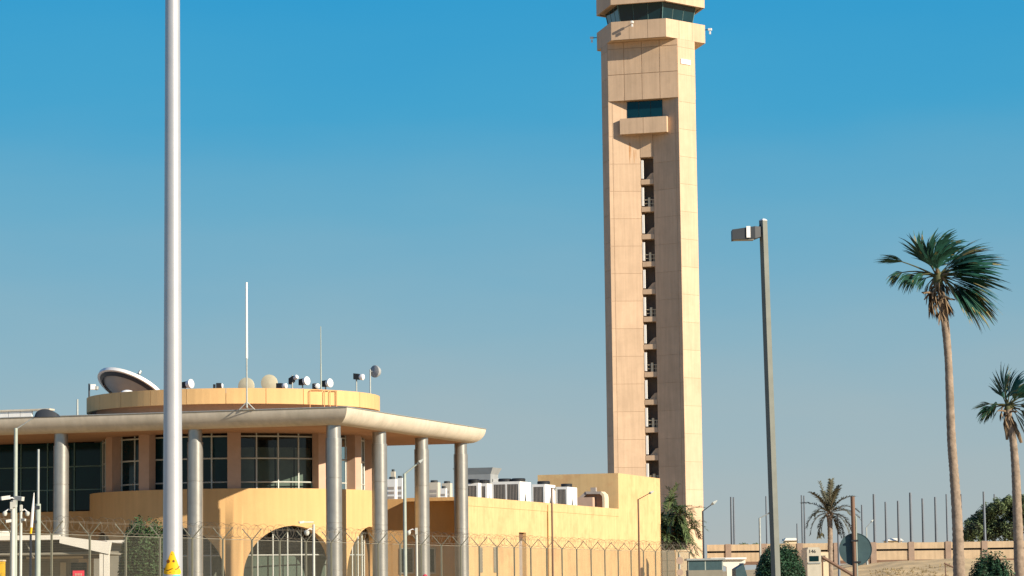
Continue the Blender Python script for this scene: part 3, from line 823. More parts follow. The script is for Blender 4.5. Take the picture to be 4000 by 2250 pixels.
MB().lathe([(.14,0), (.16,.05), (.1,.1)], 14, (.04,0,hb_), Vector((1,0,0))).build('dish_shell', M_WHITE, t)
MB().path([(-.15,0,0), (-.15,0,hb_)], .04, 6).build('aerial_pole', M_GALV, t)
# second thin post for the last aerial
# masts
def mast(label, px, ytop, D, segs, zbase, tripod=False, m=M_GALV):
    P = at(px, 1500, D); t = thing('radio_mast', label, 'mast', (P.x, P.y, zbase), 0)
    zt_ = at(px, ytop, D).z - zbase
    for (y0, y1, r0, mm, nm) in segs:
        a, c = at(px, y0, D).z-zbase, at(px, y1, D).z-zbase
        MB().path([(0,0,max(a,0)), (0,0,c)], [r0, r0*.85], 8).build(nm, mm, t)
    if tripod:
        b = MB()
        for (dx, dy) in ((-.42,0), (.42,0), (0,.5)): b.path([(dx,dy,0), (0,0,.42)], .035, 6)
        b.path([(-.42,0,.03), (.42,0,.03)], .025, 6); b.build('tripod', M_GALV, t)
mast('tall white topped whip mast on a tripod at the canopy edge', 964, 1103, 150.5, ((1592, 1400, .05, M_GALV, 'lower_tube'), (1400, 1103, .065, M_WHITE, 'whip')), ZCT_, True)
mast('thin grey green whip mast, shorter than the white topped one', 1254, 1275, 158, ((1575, 1420, .045, M_GREENPOLE, 'lower_tube'), (1420, 1275, .028, M_GREENPOLE, 'whip')), ZR)
mast('short grey stub mast left of the drum roof', 303, 1560, 155, ((1640, 1560, .06, M_GALV, 'lower_tube'),), ZCT_)
# orange pipe frame over the parapet
t = thing('pipe_frame', 'orange pipe hoop frame climbing over the yellow roof parapet', 'pipe frame', C0, BR)
b = MB()
def rp(px, py, off=.14):
    th = math.degrees(math.asin((px-914)/578)); return th, off
for (xa, xb, ytop) in ((1197, 1252, 1535), (1252, 1274, 1531), (1274, 1299, 1531)):
    ta, tb = rp(xa, 0)[0], rp(xb, 0)[0]
    b.path([dr(ta, RP+.12, 11.1), dr(ta, RP+.12, 12.42), dr(ta+.4, RP+.12, 12.5), dr(tb-.2, RP+.12, 12.52)], .028, 6)
b.path([dr(rp(1299,0)[0], RP+.12, 11.1), dr(rp(1299,0)[0], RP+.12, 12.53)], .028, 6)
b.build('pipework', M_ORANGE, t)
# camera at the left end of the drum roof
P = at(365, 1515, 163)
t = thing('roof_camera', 'boxy pale camera on a thin post at the left end of the drum roof', 'camera', (P.x, P.y, ZR-.2), 0)
h = P.z-ZR+.2
MB().path([(-.25,0,0), (-.25,0,h+.25)], .05, 8).build('post', M_DARKPOLE, t)
MB().box(-.15, .12, -.12, .12, h-.1, h+.2).build('camera_body', M_WHITE, t)
MB().lathe([(.0,-.15), (.12,-.1), (.13,.05), (.1,.1)], 14, (.18,0,h)).build('camera_dome', M_GALV, t)

# ================================================================== PERIMETER FENCE
F0 = at(984, 2111, 113); F0.z = 0
fence = thing('perimeter_fence', 'long wire mesh security fence with Y topped posts and coiled razor wire', 'fence', F0, BR)
SP, FH = 2.95, 3.47
pm = MB(); pm.box(-.032, .032, -.032, .032, 0, FH); pm = pm.mesh('post', M_POST)
am = MB()
for s in (-1, 1): am.path([(0,0,FH-.02), (s*.42,0,FH+.45)], .021, 5)
am = am.mesh('outrigger', M_POST)
wm = MB(); n = 58
for k in range(1, n):
    y = .04+(SP-.08)*k/n; r_ = .0024
    wm.add([(-r_,y-r_,.1),(r_,y-r_,.1),(0,y+r_,.1),(-r_,y-r_,FH),(r_,y-r_,FH),(0,y+r_,FH)], [(0,1,4,3),(1,2,5,4),(2,0,3,5)])
for k in range(0, 61):
    z = .1+(FH-.1)*k/60; r_ = .0012 if k < 60 else .010
    wm.add([(-r_,.04,z-r_),(r_,.04,z-r_),(0,.04,z+r_),(-r_,SP-.04,z-r_),(r_,SP-.04,z-r_),(0,SP-.04,z+r_)], [(0,3,4,1),(1,4,5,2),(2,5,3,0)])
wm = wm.mesh('mesh_panel', M_MESH)
def coil(seed):
    rn = random.Random(seed); b = MB(); pts = []
    nl = 6; ph = rn.random()*6
    for k in range(nl*12+1):
        a = 2*math.pi*k/12+ph; rr = .30+.05*math.sin(k*.7+seed)
        pts.append((rr*math.cos(a), SP*k/(nl*12)+.12*math.sin(a*.5), FH+.33+rr*math.sin(a)*.95))
    b.path(pts, .0055, 4)
    for dx in (-.4, 0, .4):
        b.path([(dx,0,FH+.44 if dx else FH+.1), (dx,SP,FH+.44 if dx else FH+.1)], .006, 4)
    return b.mesh('razor_wire', M_RAZOR)
cmsh = [coil(s) for s in range(4)]
NP0, NP1 = -11, 25
for k in range(NP0, NP1+1):
    p = link('post', pm, fence, (0, k*SP, 0))
    link('outrigger', am, p)
    if k < NP1:
        link('mesh_panel', wm, fence, (0, k*SP, 0))
        link('razor_wire', cmsh[k % 4], fence, (0, k*SP, 0))

# ================================================================== FOREGROUND MAST
PB, PT = at(675, 2250, 40), at(674, 0, 40)
Pm = Vector((PB.x, 40, 0))
mastw = thing('white_mast', 'big smooth white lamp mast in the foreground, crossing the whole picture', 'mast', Pm)
r_at = lambda z: .1400 - .0041*(z-1.6)
dirp = (PT-PB); lean = Vector((dirp.x/dirp.z, dirp.y/dirp.z, 0))*0
sx = (PT.x-PB.x)/(PT.z-PB.z)
b = MB(); b.path([(sx*(z-PB.z), 0, z) for z in (0, 1.6, 4, 7, 10, 13.5)], [r_at(z) for z in (0, 1.6, 4, 7, 10, 13.5)], 48)
b.build('pole', M_MAST, mastw, smooth=True)
# curved stickers on the mast
fc = -Vector((Pm.x, Pm.y, 0)).normalized(); fa = math.atan2(fc.y, fc.x)
def on_mast(px, py, off):
    z = at(675, py, 40).z; a = math.asin(max(-.98, min(.98, (px-675)/38.6))); rr = r_at(z)+off
    return (sx*(z-PB.z) + rr*math.cos(fa+a), rr*math.sin(fa+a), z)
def sticker(rows, off, name, m, par, n=10):
    b = MB(); 
    for (py, xa, xb) in rows:
        for k in range(n+1): b.v.append(on_mast(xa+(xb-xa)*k/n, py, off))
    for i in range(len(rows)-1):
        for k in range(n): b.f.append((i*(n+1)+k, (i+1)*(n+1)+k, (i+1)*(n+1)+k+1, i*(n+1)+k+1)); b.m.append(0)
    return b.build(name, m, par, smooth=True)
ws = sticker([(2153, 671, 674), (2158, 667, 679), (2180, 659, 687), (2210, 648, 698), (2232, 640, 706), (2240, 640, 706), (2244, 646, 700)], .003, 'warning_sign', M_YELLOW, mastw)
def stroke(pts, wd, name='sign_mark'):
    rows = []; b = MB()
    for i, (x, y) in enumerate(pts):
        x2, y2 = pts[min(i+1, len(pts)-1)]; x1, y1 = pts[max(i-1, 0)]
        dx, dy = x2-x1, y2-y1; l = math.hypot(dx, dy) or 1; nx_, ny_ = -dy/l*wd/2, dx/l*wd/2
        b.v += [on_mast(x+nx_, y+ny_, .005), on_mast(x-nx_, y-ny_, .005)]
    for i in range(len(pts)-1): b.f.append((2*i, 2*i+1, 2*i+3, 2*i+2)); b.m.append(0)
    b.build(name, M_MARK, ws)
def dot(x, y, r_, name='sign_mark'):
    b = MB(); b.v = [on_mast(x+r_*math.cos(t*math.pi/6), y+r_*1.1*math.sin(t*math.pi/6), .005) for t in range(12)]; b.f = [tuple(range(12))]; b.m = [0]; b.build(name, M_MARK, ws)
dot(657.5, 2193, 6.5); dot(678, 2192.5, 4.6)
dot(671, 2166, 1.6)
stroke([(650, 2228.5), (658, 2228), (666, 2224.5), (675, 2220.5)], 3.6); stroke([(684, 2225), (691, 2223), (697, 2217), (699.5, 2212)], 3.4)
stroke([(641, 2219), (644, 2225)], 4); stroke([(650, 2236), (665, 2236), (682, 2234)], 1.8)
sticker([(2246, 676, 703), (2258, 676, 703)], .003, 'teal_sticker', M_TEAL, mastw)

# ================================================================== SQUARE FLOODLIGHT POST
Lb, Lt = at(3031, 2250, 50), at(2981, 862, 50)
lamp = thing('flood_lamp', 'slim square lamp post with one boxy floodlight at its top, left of the palms', 'street lamp', (Lb.x, Lb.y, 0))
d = (Lt-Lb); top = Vector((Lt.x-Lb.x, 0, Lt.z)); bot = Vector((-(d.x/d.z)*Lb.z, 0, 0))
ra = R(-38)
def sq_post(b, p0, p1, h0, h1, ang):
    e = Vector((math.cos(ang), math.sin(ang), 0)); g_ = Vector((-e.y, e.x, 0))
    vs = [p + e*h*i + g_*h*j for p, h in ((p0,h0), (p1,h1)) for (i,j) in ((-1,-1),(1,-1),(1,1),(-1,1))]
    b.add(vs, [(0,3,2,1),(4,5,6,7),(0,1,5,4),(1,2,6,5),(2,3,7,6),(3,0,4,7)])
b = MB(); sq_post(b, bot, top, .060, .052, R(35)); b.build('post', M_LAMPPOLE, lamp)
b = MB(); sq_post(b, top, top+Vector((0,0,.03)), .056, .03, R(35)); b.build('post_cap', M_WHITE, lamp)
# floodlight
c0 = at(2970, 900, 50)-Lb+Vector((0,0,Lb.z)); c1 = at(2858, 908, 50)-Lb+Vector((0,0,Lb.z))
hd = MB()
ax = (c1-c0); ln = ax.length; ax.normalize()
vs = []
for (t_, zu, zd, hy) in ((0, .06, -.12, .07), (.2, .07, -.15, .12), (1, .035, -.145, .15)):
    c = c0 + ax*ln*t_
    for (sy, zz) in ((-hy, zd), (hy, zd), (hy, zu), (-hy, zu)): vs.append(c + Vector((0, sy, zz)))
hd.add(vs, [(0,1,2,3),(0,4,5,1),(1,5,6,2),(2,6,7,3),(3,7,4,0),(4,8,9,5),(5,9,10,6),(6,10,11,7),(7,11,8,4),(8,11,10,9)])
hd.build('lamp_head', M_DARKPOLE, lamp)
b = MB(); c = c0+ax*ln*.44; b.box(c.x-.035, c.x+.035, c.y-.155, c.y+.155, c.z-.13, c.z+.075); b.build('clip_band', M_WHITE, lamp)
b = MB(); c = c0+ax*ln*.6; b.box(c.x-.18, c.x+.18, c.y-.11, c.y+.11, c.z-.157, c.z-.146); b.build('lens', M_GALV, lamp)
b = MB(); b.path([c0-Vector((.0,0,.03)), top-Vector((0,0,.25))], .035, 8); b.path([c0+Vector((.0,0,.06)), top-Vector((.03,0,.06))], .03, 8); b.build('bracket', M_DARKPOLE, lamp)

# ================================================================== PALMS
WIND = Vector((1.0, .15, -.06))
def fan_frond(name, o, d, Lp, Lf, parent, spread=72, nl=34, wind=.5, droop=.25, seed=0, dry=.35, roll=0.):
    rn = random.Random(seed); b = MB(); d = d.normalized(); o = Vector(o)
    # petiole
    pts = [o]; v = d.copy(); 
    for k in range(6):
        v = (v + Vector((0,0,-1))*droop*.10 + WIND*wind*.05).normalized(); pts.append(pts[-1]+v*Lp/6)
    b.mi = 2; b.path(pts, [.040,.030,.024,.02,.017,.015,.012], 6)
    h = pts[-1]; upv = Vector((0,0,1)) if abs(v.z) < .9 else Vector((-1,0,0))
    side = v.cross(upv).normalized(); nr = side.cross(v).normalized()
    rm = Matrix.Rotation(roll, 3, v); side = rm @ side; nr = rm @ nr
    da = 2*R(spread)/(nl-1)
    for k in range(nl):
        a = -R(spread)+da*k+rn.uniform(-.06,.06)+.10*math.sin(k*.9+seed)
        l = (v*math.cos(a) + side*math.sin(a) + nr*(.30*abs(math.sin(a)) - .05)).normalized()
        L = Lf*(1-.28*(abs(a)/R(spread))**2)*rn.uniform(.70, 1.12)
        p = h - v*Lp*.18; sg = 7; dirv = l.copy()
        wv = nr.cross(dirv).normalized()
        isdry = rn.random() < dry*.3
        prev = None
        for q in range(sg+1):
            t = q/sg
            wd = L*da*1.3*(t/.55) if t < .55 else L*da*1.3*max(0.03, (1-t)/.45)**.75
            wd = max(wd, .004)
            wv = (wv - dirv*wv.dot(dirv)).normalized()
            cur = (p - wv*wd*.5, p + wv*wd*.5)
            if prev:
                b.mi = 1 if (isdry or (t > .78 and rn.random() < dry)) else 0
                b.add([prev[0], prev[1], cur[1], cur[0]], [(0,1,2,3)])
            prev = cur
            g_ = (WIND*wind*.62 + Vector((0,0,-1))*(droop*.5+.06))*(.15+t*1.05)
            dirv = (dirv + g_*.55 + Vector((rn.uniform(-1,1), rn.uniform(-1,1), rn.uniform(-1,1)))*.11*t).normalized()
            p = p + dirv*L/sg
    return b.build(name, [M_FAN, M_FANDRY, M_PETIOLE], parent)
def dead_frond(o, d, L, parent, seed, stub=False):
    rn = random.Random(seed); b = MB(); v = Vector(d).normalized(); pts = [Vector(o)]
    for k in range(5):
        v = (v+Vector((.06,0,-.55 if not stub else -.1))).normalized(); pts.append(pts[-1]+v*L/5*(.55 if not stub else 1))
    b.path(pts, [.05,.04,.035,.03,.025,.02], 5)
    if not stub:
        h = pts[-1]
        for k in range(9):
            e = (v + Vector((rn.uniform(-.5,.6), rn.uniform(-.5,.5), rn.uniform(-.3,.2)))).normalized(); s_ = e.orthogonal().normalized()*.025
            m_ = h+e*L*.3+Vector((0,0,-.03)); t_ = h+e*L*.55+Vector((.03,0,-.12))
            b.add([h-s_*.5, h+s_*.5, m_+s_, m_-s_], [(0,1,2,3)]); b.add([m_-s_, m_+s_, t_], [(0,1,2)])
    return b.build('dead_frond', M_DEAD, parent)
def trunk_mesh(pts, rad, name='trunk', rings=90, parent=None, seed=0):
    # knobbly ringed stem through the given points
    rn = random.Random(seed); P = [Vector(p) for p in pts]; out, rr = [], []
    for i in range(rings+1):
        t = i/rings*(len(P)-1); k = min(int(t), len(P)-2); f = t-k
        p0, p1, p2, p3 = P[max(k-1,0)], P[k], P[k+1], P[min(k+2,len(P)-1)]
        c = .5*((2*p1)+(p2-p0)*f+(2*p0-5*p1+4*p2-p3)*f*f+(3*p1-p0-3*p2+p3)*f**3)
        out.append(c); base_r = rad[k]*(1-f)+rad[k+1]*f
        rr.append(base_r*(1+(.05 if i % 2 else -.02)+rn.uniform(-.035,.035)))
    b = MB(); b.path(out, rr, 16); return b.build(name, M_TRUNK, parent, smooth=True)

# tall palm
D1 = 80.
def rel(px, py, D, base): P = at(px, py, D); return P - base
b1 = at(3748, 2250, D1); b1.z = 0
palm = thing('fan_palm', 'tallest fan palm, wind blown crown and long bare trunk', 'palm tree', b1, group='fan palms')
tp = [(at(3750,2250,D1)-b1)*1.0]
tp = [Vector((.03,0,0))] + [rel(x, y, D1, b1) for x, y in ((3747,2250),(3740,2050),(3727,1850),(3716,1700),(3704,1400),(3686,1215),(3670,1110))]
trunk_mesh(tp, [.19,.165,.15,.13,.125,.105,.115,.10], parent=palm, rings=120)
CR = rel(3664, 1085, D1, b1)
fr_list = [ # angle in the picture, depth lean, petiole, fan, spread, wind, droop, roll
    (150,-.10,1.25,.75,34,-.70,.30,.5), (150,.12,1.15,.55,34,-.3,1.3,1.2), (150,.0,.85,.55,36,-.2,1.5,1.1), (151,.2,.60,.60,40,-.1,1.5,1.1), (149,-.25,.45,.50,40,-.1,1.4,1.2), (165,.1,.30,.45,44,.0,1.3,.6),
    (121,-.2,.60,1.08,32,.05,.20,.5), (116,.25,.58,1.10,42,.45,.22,-.4), (109,-.45,.55,1.15,46,.70,.25,.3), (102,.1,.62,1.12,44,.95,.3,-.6), (96,-.2,.62,1.08,40,1.0,.3,.6), (112,.6,.50,1.0,50,.5,.2,.2), (104,-.8,.4,1.0,50,.7,.2,.2),
    (55,-.15,.62,1.25,34,.55,.10,.6), (50,.30,.62,1.35,40,.75,.12,-.5), (44,-.35,.62,1.40,42,.85,.15,.4), (37,.1,.65,1.48,42,.85,.2,-.3), (31,-.2,.62,1.45,42,.8,.25,.7), (36,.6,.5,1.3,48,.8,.2,0),
    (18,.25,.62,1.45,40,.75,.35,.3), (11,-.3,.62,1.50,42,.7,.4,-.4), (4,.2,.62,1.45,42,.6,.5,.5), (14,-.8,.4,1.25,50,.7,.3,0),
    (-6,-.15,.75,1.45,40,.50,.65,.3), (-13,.25,.80,1.45,38,.40,.75,-.4), (-19,-.2,.90,1.40,34,.32,.85,.6), (-25,.1,1.0,1.35,30,.25,.95,-.2), (-33,-.3,.80,1.15,36,.25,.9,.4), (-24,.6,.6,1.15,44,.4,.8,.2),
    (200,.2,.25,.42,44,.15,1.2,.2), (-60,-.3,.25,.45,44,.2,1.1,.3)]
for k, (a, dz, lp, lf, sp_, wi, dr_, ro) in enumerate(fr_list):
    dv = Vector((math.cos(R(a)), dz, math.sin(R(a))))
    fan_frond('frond', CR + Vector((math.cos(R(a))*.08, dz*.1, .02+math.sin(R(a))*.06)), dv, lp*(.62 if a < 140 else 1), lf*1.08, palm, sp_, 30, wi, dr_, seed=k+3, dry=.40 if a < 0 else .07, roll=ro)
for k in range(26):
    a = 2*math.pi*k/26+random.uniform(-.2,.2); hgt = random.uniform(-.75, .15)
    dead_frond(CR + Vector((.09*math.cos(a), .09*math.sin(a), hgt)), (math.cos(a), math.sin(a), random.uniform(-.3,.5)), random.uniform(.35,.75), palm, 50+k, stub=(k % 3 == 0))

MB().lathe([(.10,-.35), (.14,-.15), (.14,.02), (.10,.14), (.03,.26), (0,.32)], 14, CR).build('crown_heart', M_PETIOLE, palm, smooth=True)
# second palm
D2 = 100.
b2 = at(3985, 2250, D2); b2.z = 0
palm2 = thing('fan_palm', 'shorter fan palm cut by the right picture edge, with two hanging dead fronds', 'palm tree', b2, group='fan palms')
tp = [Vector((.05,0,0))] + [rel(x, y, D2, b2) for x, y in ((3984,2250),(3974,2000),(3968,1850),(3957,1720),(3944,1650),(3938,1600))]
trunk_mesh(tp, [.21,.19,.165,.15,.13,.12,.11], parent=palm2, rings=80, seed=4)
C2 = rel(3936, 1588, D2, b2)
for k, (a, dz, lp, lf, sp_, wi, dr_, ro) in enumerate([(168,-.2,.70,.7,40,-.35,.4,.4), (174,.3,.55,.75,50,-.1,.9,.8), (160,-.5,.45,.8,50,0,.9,.6), (165,.5,.4,.75,50,0,1.0,.3), (112,.1,.40,.85,34,.0,.1,.4), (102,-.2,.55,1.05,44,.2,.05,.4), (96,.3,.55,1.1,46,.35,.05,-.4), (88,-.4,.50,1.05,50,.5,.1,.3),
    (62,.2,.50,1.15,50,.6,.1,.4), (52,-.3,.5,1.2,52,.65,.1,-.3), (40,.2,.55,1.2,52,.65,.15,.5), (26,-.2,.55,1.2,52,.6,.3,.3), (12,.3,.5,1.2,52,.55,.4,-.3), (0,-.3,.5,1.2,50,.45,.5,.3), (-14,.2,.55,1.2,48,.35,.6,-.2), (-30,-.2,.5,1.1,46,.2,.8,.2), (-42,.3,.45,1.0,44,.2,.8,.2), (190,.2,.3,.6,44,0,1.1,0), (50,-.9,.4,1.0,60,.5,.2,0), (100,.8,.4,.9,50,.4,.2,0)]):
    dv = Vector((math.cos(R(a)), dz, math.sin(R(a))))
    fan_frond('frond', C2 + Vector((math.cos(R(a))*.06, 0, .04)), dv, lp, lf, palm2, sp_, 28, wi, dr_, seed=k+33, dry=.15, roll=ro)
for k in range(14):
    a = 2*math.pi*k/14; dead_frond(C2 + Vector((.08*math.cos(a), .08*math.sin(a), random.uniform(-.35,.1))), (math.cos(a), math.sin(a), .3), random.uniform(.3,.55), palm2, 90+k, stub=(k % 2 == 0))
MB().lathe([(.09,-.25), (.11,-.12), (.11,.0), (.07,.12), (.02,.22), (0,.26)], 14, C2).build('crown_heart', M_PETIOLE, palm2, smooth=True)
for (xa, ya, xb, yb) in ((3925,1650,3934,1718), (3952,1645,3990,1730)):
    p, q = rel(xa,ya,D2,b2), rel(xb,yb,D2,b2)
    b = MB(); b.path([C2+Vector((0,0,-.1)), p.lerp(q,.1), p.lerp(q,.6)+Vector((.03,0,0)), q], [.05,.07,.075,.05], 6); b.build('dead_frond', M_DEAD, palm2)

def feather(o, d, L, parent, m, seed, droop=.5, ll=.35, n=26, wind=.1, stiff=1.0):
    rn = random.Random(seed); b = MB(); v = Vector(d).normalized(); p = Vector(o); P = [p]; V = [v]
    sg = 14
    for k in range(sg):
        v = (v + Vector((0,0,-1))*droop*.10*(1+k*.08) + WIND*wind*.05).normalized(); p = p+v*L/sg; P.append(p); V.append(v)
    b.mi = 1; b.path(P, [.035*(1-.8*k/sg) for k in range(sg+1)], 4); b.mi = 0
    for k in range(n*2):
        t = .12+.88*(k//2)/n; f = t*sg; i = min(int(f), sg-1); c = P[i].lerp(P[i+1], f-i); vv = V[i]
        s = vv.cross(Vector((0,0,1))); s = s.normalized() if s.length > .05 else Vector((1,0,0)); up = s.cross(vv)
        sd_ = 1 if k % 2 else -1
        l = (vv*.75 + s*sd_*.75 + up*rn.uniform(-.1,.5)).normalized(); le = ll*(1-.55*abs(t-.45))*rn.uniform(.8,1.1)
        wv = l.cross(up).normalized()*.04
        m1 = c+l*le*.55; l2 = (l+Vector((.1,0,-.5))).normalized(); e = m1+l2*le*.45
        b.add([c-wv*.6, c+wv*.6, m1+wv, m1-wv], [(0,1,2,3)]); b.add([m1-wv, m1+wv, e], [(0,1,2)])
    return b.build('frond', [m, M_DEAD], parent)
# date palm in the distance
D3 = 215.
b3 = at(3243, 2250, D3); b3.z = 0
dp = thing('date_palm', 'grey green date palm with arching feathery fronds, behind the round sign', 'palm tree', b3)
C3 = rel(3241, 2012, D3, b3)
trunk_mesh([(.1,0,0), rel(3243,2200,D3,b3), rel(3243,2100,D3,b3), C3], [.26,.20,.19,.21], parent=dp, rings=50, seed=9)
for k, (a, dz, L, dr_) in enumerate([(105,.1,2.7,.15), (120,-.3,2.6,.3), (135,.3,2.6,.35), (90,-.2,2.8,.15), (75,.3,2.7,.2), (62,-.3,2.7,.45), (45,.2,2.8,.6), (30,-.2,2.8,.6), (150,-.2,2.6,.9), (165,.2,2.6,1.1), (15,.3,2.7,.9), (2,-.3,2.6,1.0), (178,-.3,2.3,1.6), (-10,.2,2.5,1.3), (192,.1,2.0,1.7), (-25,-.2,2.2,1.2), (98,.5,2.5,.3), (82,-.5,2.6,.3), (50,-.6,2.4,.7), (130,-.6,2.3,.7), (-40,.3,1.8,.8)]):
    feather(C3+Vector((0,0,.1)), (math.cos(R(a)), dz, math.sin(R(a))), L*.95, dp, M_FEATHER, 200+k, dr_*1.3, .50, 36)
for k in range(16):
    a = 2*math.pi*k/16; b = MB(); o = C3+Vector((.16*math.cos(a), .16*math.sin(a), -.1-.35*random.random()))
    b.path([o+Vector((0,0,-.3)), o, o+Vector((.16*math.cos(a), .16*math.sin(a), .3))], [.06,.07,.03], 5); b.build('cut_stub', M_TRUNK, dp)
# leafy palm in front of the tower foot
D4 = 232.
b4 = at(2622, 2250, D4); b4.z = 0
fp = thing('bushy_palm', 'bushy green palm squeezed between the yellow wing and the tower foot', 'palm tree', b4)
C4 = rel(2622, 2040, D4, b4)
trunk_mesh([(0,0,0), C4*.5+Vector((.1,0,0)), C4], [.35,.3,.3], parent=fp, rings=20, seed=11)
for k in range(95):
    a = random.uniform(-45, 225); dz = random.uniform(-.9,.9)
    L = random.uniform(1.9, 3.0)*(1.0 if math.cos(R(a)) > 0 else .8)
    feather(C4+Vector((random.uniform(-.6,.9), random.uniform(-.6,.6), random.uniform(-1.6,.9))), (math.cos(R(a)), dz, math.sin(R(a))), L, fp, M_LEAFP, 300+k, random.uniform(.6,1.5), .65, 22)

BUSHY = (fp, C4, b4)
# ================================================================== BUSHES AND TREES
def leaf_cloud(centres, per, size, rn, flat=.0):
    b = MB()
    for (c, r_) in centres:
        for _ in range(per):
            d = Vector((rn.gauss(0,1), rn.gauss(0,1), rn.gauss(0,1))).normalized(); p = c + d*r_*rn.random()**.4
            n = (d + Vector((rn.gauss(0,1), rn.gauss(0,1), rn.gauss(0,1)))*.55).normalized(); u_ = n.orthogonal().normalized(); v_ = n.cross(u_); s = size*rn.uniform(.6,1.3)
            a = rn.random()*6.28; u2 = u_*math.cos(a)+v_*math.sin(a); v2 = n.cross(u2)
            b.add([p-u2*s, p+v2*s*.45, p+u2*s, p-v2*s*.45], [(0,1,2,3)])
    return b
def dome_bush(name, label, base, w_, h, leaf, n, m, sq=2.6, seed=0, cat='bush', wob=.05):
    rn = random.Random(seed); t = thing(name, label, cat, base)
    def surf(th, ph, k=1.0):
        ce, se = math.cos(ph), math.sin(ph)
        e = 2/sq
        x = abs(ce)**e; z = abs(se)**e
        wv = 1+wob*math.sin(3*th+seed)+wob*.7*math.sin(7*th+5*ph+seed*2)+wob*.5*math.sin(13*th-9*ph)
        return Vector((w_/2*x*math.cos(th)*k*wv, w_/2*x*math.sin(th)*k*wv, h*z*k*wv))
    b = MB(); nt, np_ = 28, 10
    for j in range(np_+1):
        for i in range(nt): b.v.append(tuple(surf(2*math.pi*i/nt, math.pi/2*j/np_, .90)))
    for j in range(np_):
        for i in range(nt): b.f.append((j*nt+i, j*nt+(i+1)%nt, (j+1)*nt+(i+1)%nt, (j+1)*nt+i)); b.m.append(0)
    b.build('branch_core', M_TWIG, t)
    b = MB()
    for _ in range(n):
        th = rn.random()*2*math.pi; ph = math.asin(rn.random()**.85)
        p = surf(th, ph, rn.uniform(.88, 1.03)+(rn.random() < .06)*rn.uniform(0,.06)); d = p.normalized()
        nn_ = (d*1.0+Vector((rn.gauss(0,1), rn.gauss(0,1), rn.gauss(0,1)))*.6).normalized(); u_ = nn_.orthogonal().normalized(); v_ = nn_.cross(u_); a = rn.random()*6.28
        u2 = u_*math.cos(a)+v_*math.sin(a); v2 = nn_.cross(u2); s = leaf*rn.uniform(.6,1.3)
        b.add([p-u2*s, p+v2*s*.5, p+u2*s, p-v2*s*.5], [(0,1,2,3)])
    b.build('foliage', m, t)
    return t
fp_, C4_, b4_ = BUSHY
rn4 = random.Random(5)
cc = [(rel(x, y, D4+rn4.uniform(-.6,.6), b4_), r_*D4/FPX) for x, y, r_ in ((2612,2110,26),(2640,2095,30),(2660,2115,26),(2625,2070,24),(2650,2060,22),(2675,2085,20),(2605,2040,16),(2640,2130,26),(2600,2085,18))]
leaf_cloud(cc, 260, .16, rn4).build('inner_foliage', M_TREE, fp_)
P = at(563, 2250, 112); dome_bush('clipped_bush', 'tall clipped green bush just left of the white foreground mast', (P.x, P.y, 0), 2.05, at(563, 2046, 112).z, .06, 13000, M_BUSH, 3.4, 1, wob=.035)
P = at(3046, 2250, 118); dome_bush('clipped_bush', 'smooth dark green domed bush behind the square lamp post', (P.x, P.y, 0), 2.3, at(3046, 2130, 118).z, .048, 16000, M_BUSHR, 2.6, 2, wob=.02)
P = at(3868, 2250, 92); dome_bush('clipped_bush', 'deep green rounded bush between the two fan palms', (P.x, P.y, 0), 1.75, at(3868, 2178, 92).z, .05, 11000, M_BUSHR, 2.2, 3, wob=.07)
# broad tree behind the wall
rn = random.Random(21)
D5 = 375.
b5 = at(3890, 2115, D5); zb = gz(b5.x, b5.y); b5.z = zb
t = thing('broad_tree', 'broad bushy green tree rising behind the beige wall', 'tree', b5)
k_ = D5/FPX
cen = []
for (px, py, rp_) in ((3800,2070,45),(3775,2090,36),(3830,2040,42),(3860,2010,48),(3905,1985,44),(3945,1970,36),(3960,2010,55),(3900,2060,60),(3850,2085,48),(3950,2075,60),(4010,2000,60),(4040,2050,60),(3788,2045,22),(3935,1958,20),(4070,2080,60),(3880,1990,26),(3990,1965,36)):
    c = at(px, py, D5+rn.uniform(-2,2.5))-b5; cen.append((c, rp_*k_))
core = MB()
for c, r_ in cen:
    st_ = len(core.v)
    core.lathe([(.01,-r_*.62), (r_*.5,-r_*.4), (r_*.66,0), (r_*.5,r_*.42), (.01,r_*.62)], 10, c, cap=False)
cr = leaf_cloud(cen, 620, .16, rn)
subs = []
for (c, r_) in cen:
    for _ in range(7):
        d_ = Vector((rn.gauss(0,1), rn.gauss(0,1), rn.gauss(0,1))).normalized(); subs.append((c+d_*r_*.8, r_*.32))
sb_ = leaf_cloud(subs, 70, .15, rn)
cr.add(sb_.v, sb_.f)
cr.build('crown', M_TREE, t); core.build('branch_core', M_TWIG, t)
b = MB(); b.path([(0,0,-.2), (.1,0,1.2), (.3,0,2.6)], [.3,.24,.14], 8); b.path([(.1,0,1.2), (-1.6,.2,2.4)], [.16,.07], 6); b.path([(.2,0,1.8), (2.2,-.2,3.2)], [.14,.07], 6); b.build('trunk', M_TRUNK, t)
# small distant shrubs on the wall line
for (px, w_, lab) in ((2905, 46, 'small dark shrub showing over the wall, nearer the tower'), (2955, 40, 'small dark shrub showing over the wall, next to the lamp post')):
    P = at(px, 2128, 380); z0 = gz(P.x, P.y); rr = w_/2*380/FPX
    t = thing('shrub', lab, 'shrub', (P.x, P.y, z0))
    hh = P.z-z0
    leaf_cloud([(Vector((dx*rr, 0, hh-.2+dz)), rr*.5) for dx, dz in ((-.6,0), (0,.12), (.6,-.02), (.2,-.2), (-.3,-.2))], 160, .12, random.Random(px)).build('foliage', M_TREE, t)
    MB().path([(0,0,-.1), (0,0,hh-.1)], [.08,.05], 6).build('trunk', M_TRUNK, t)

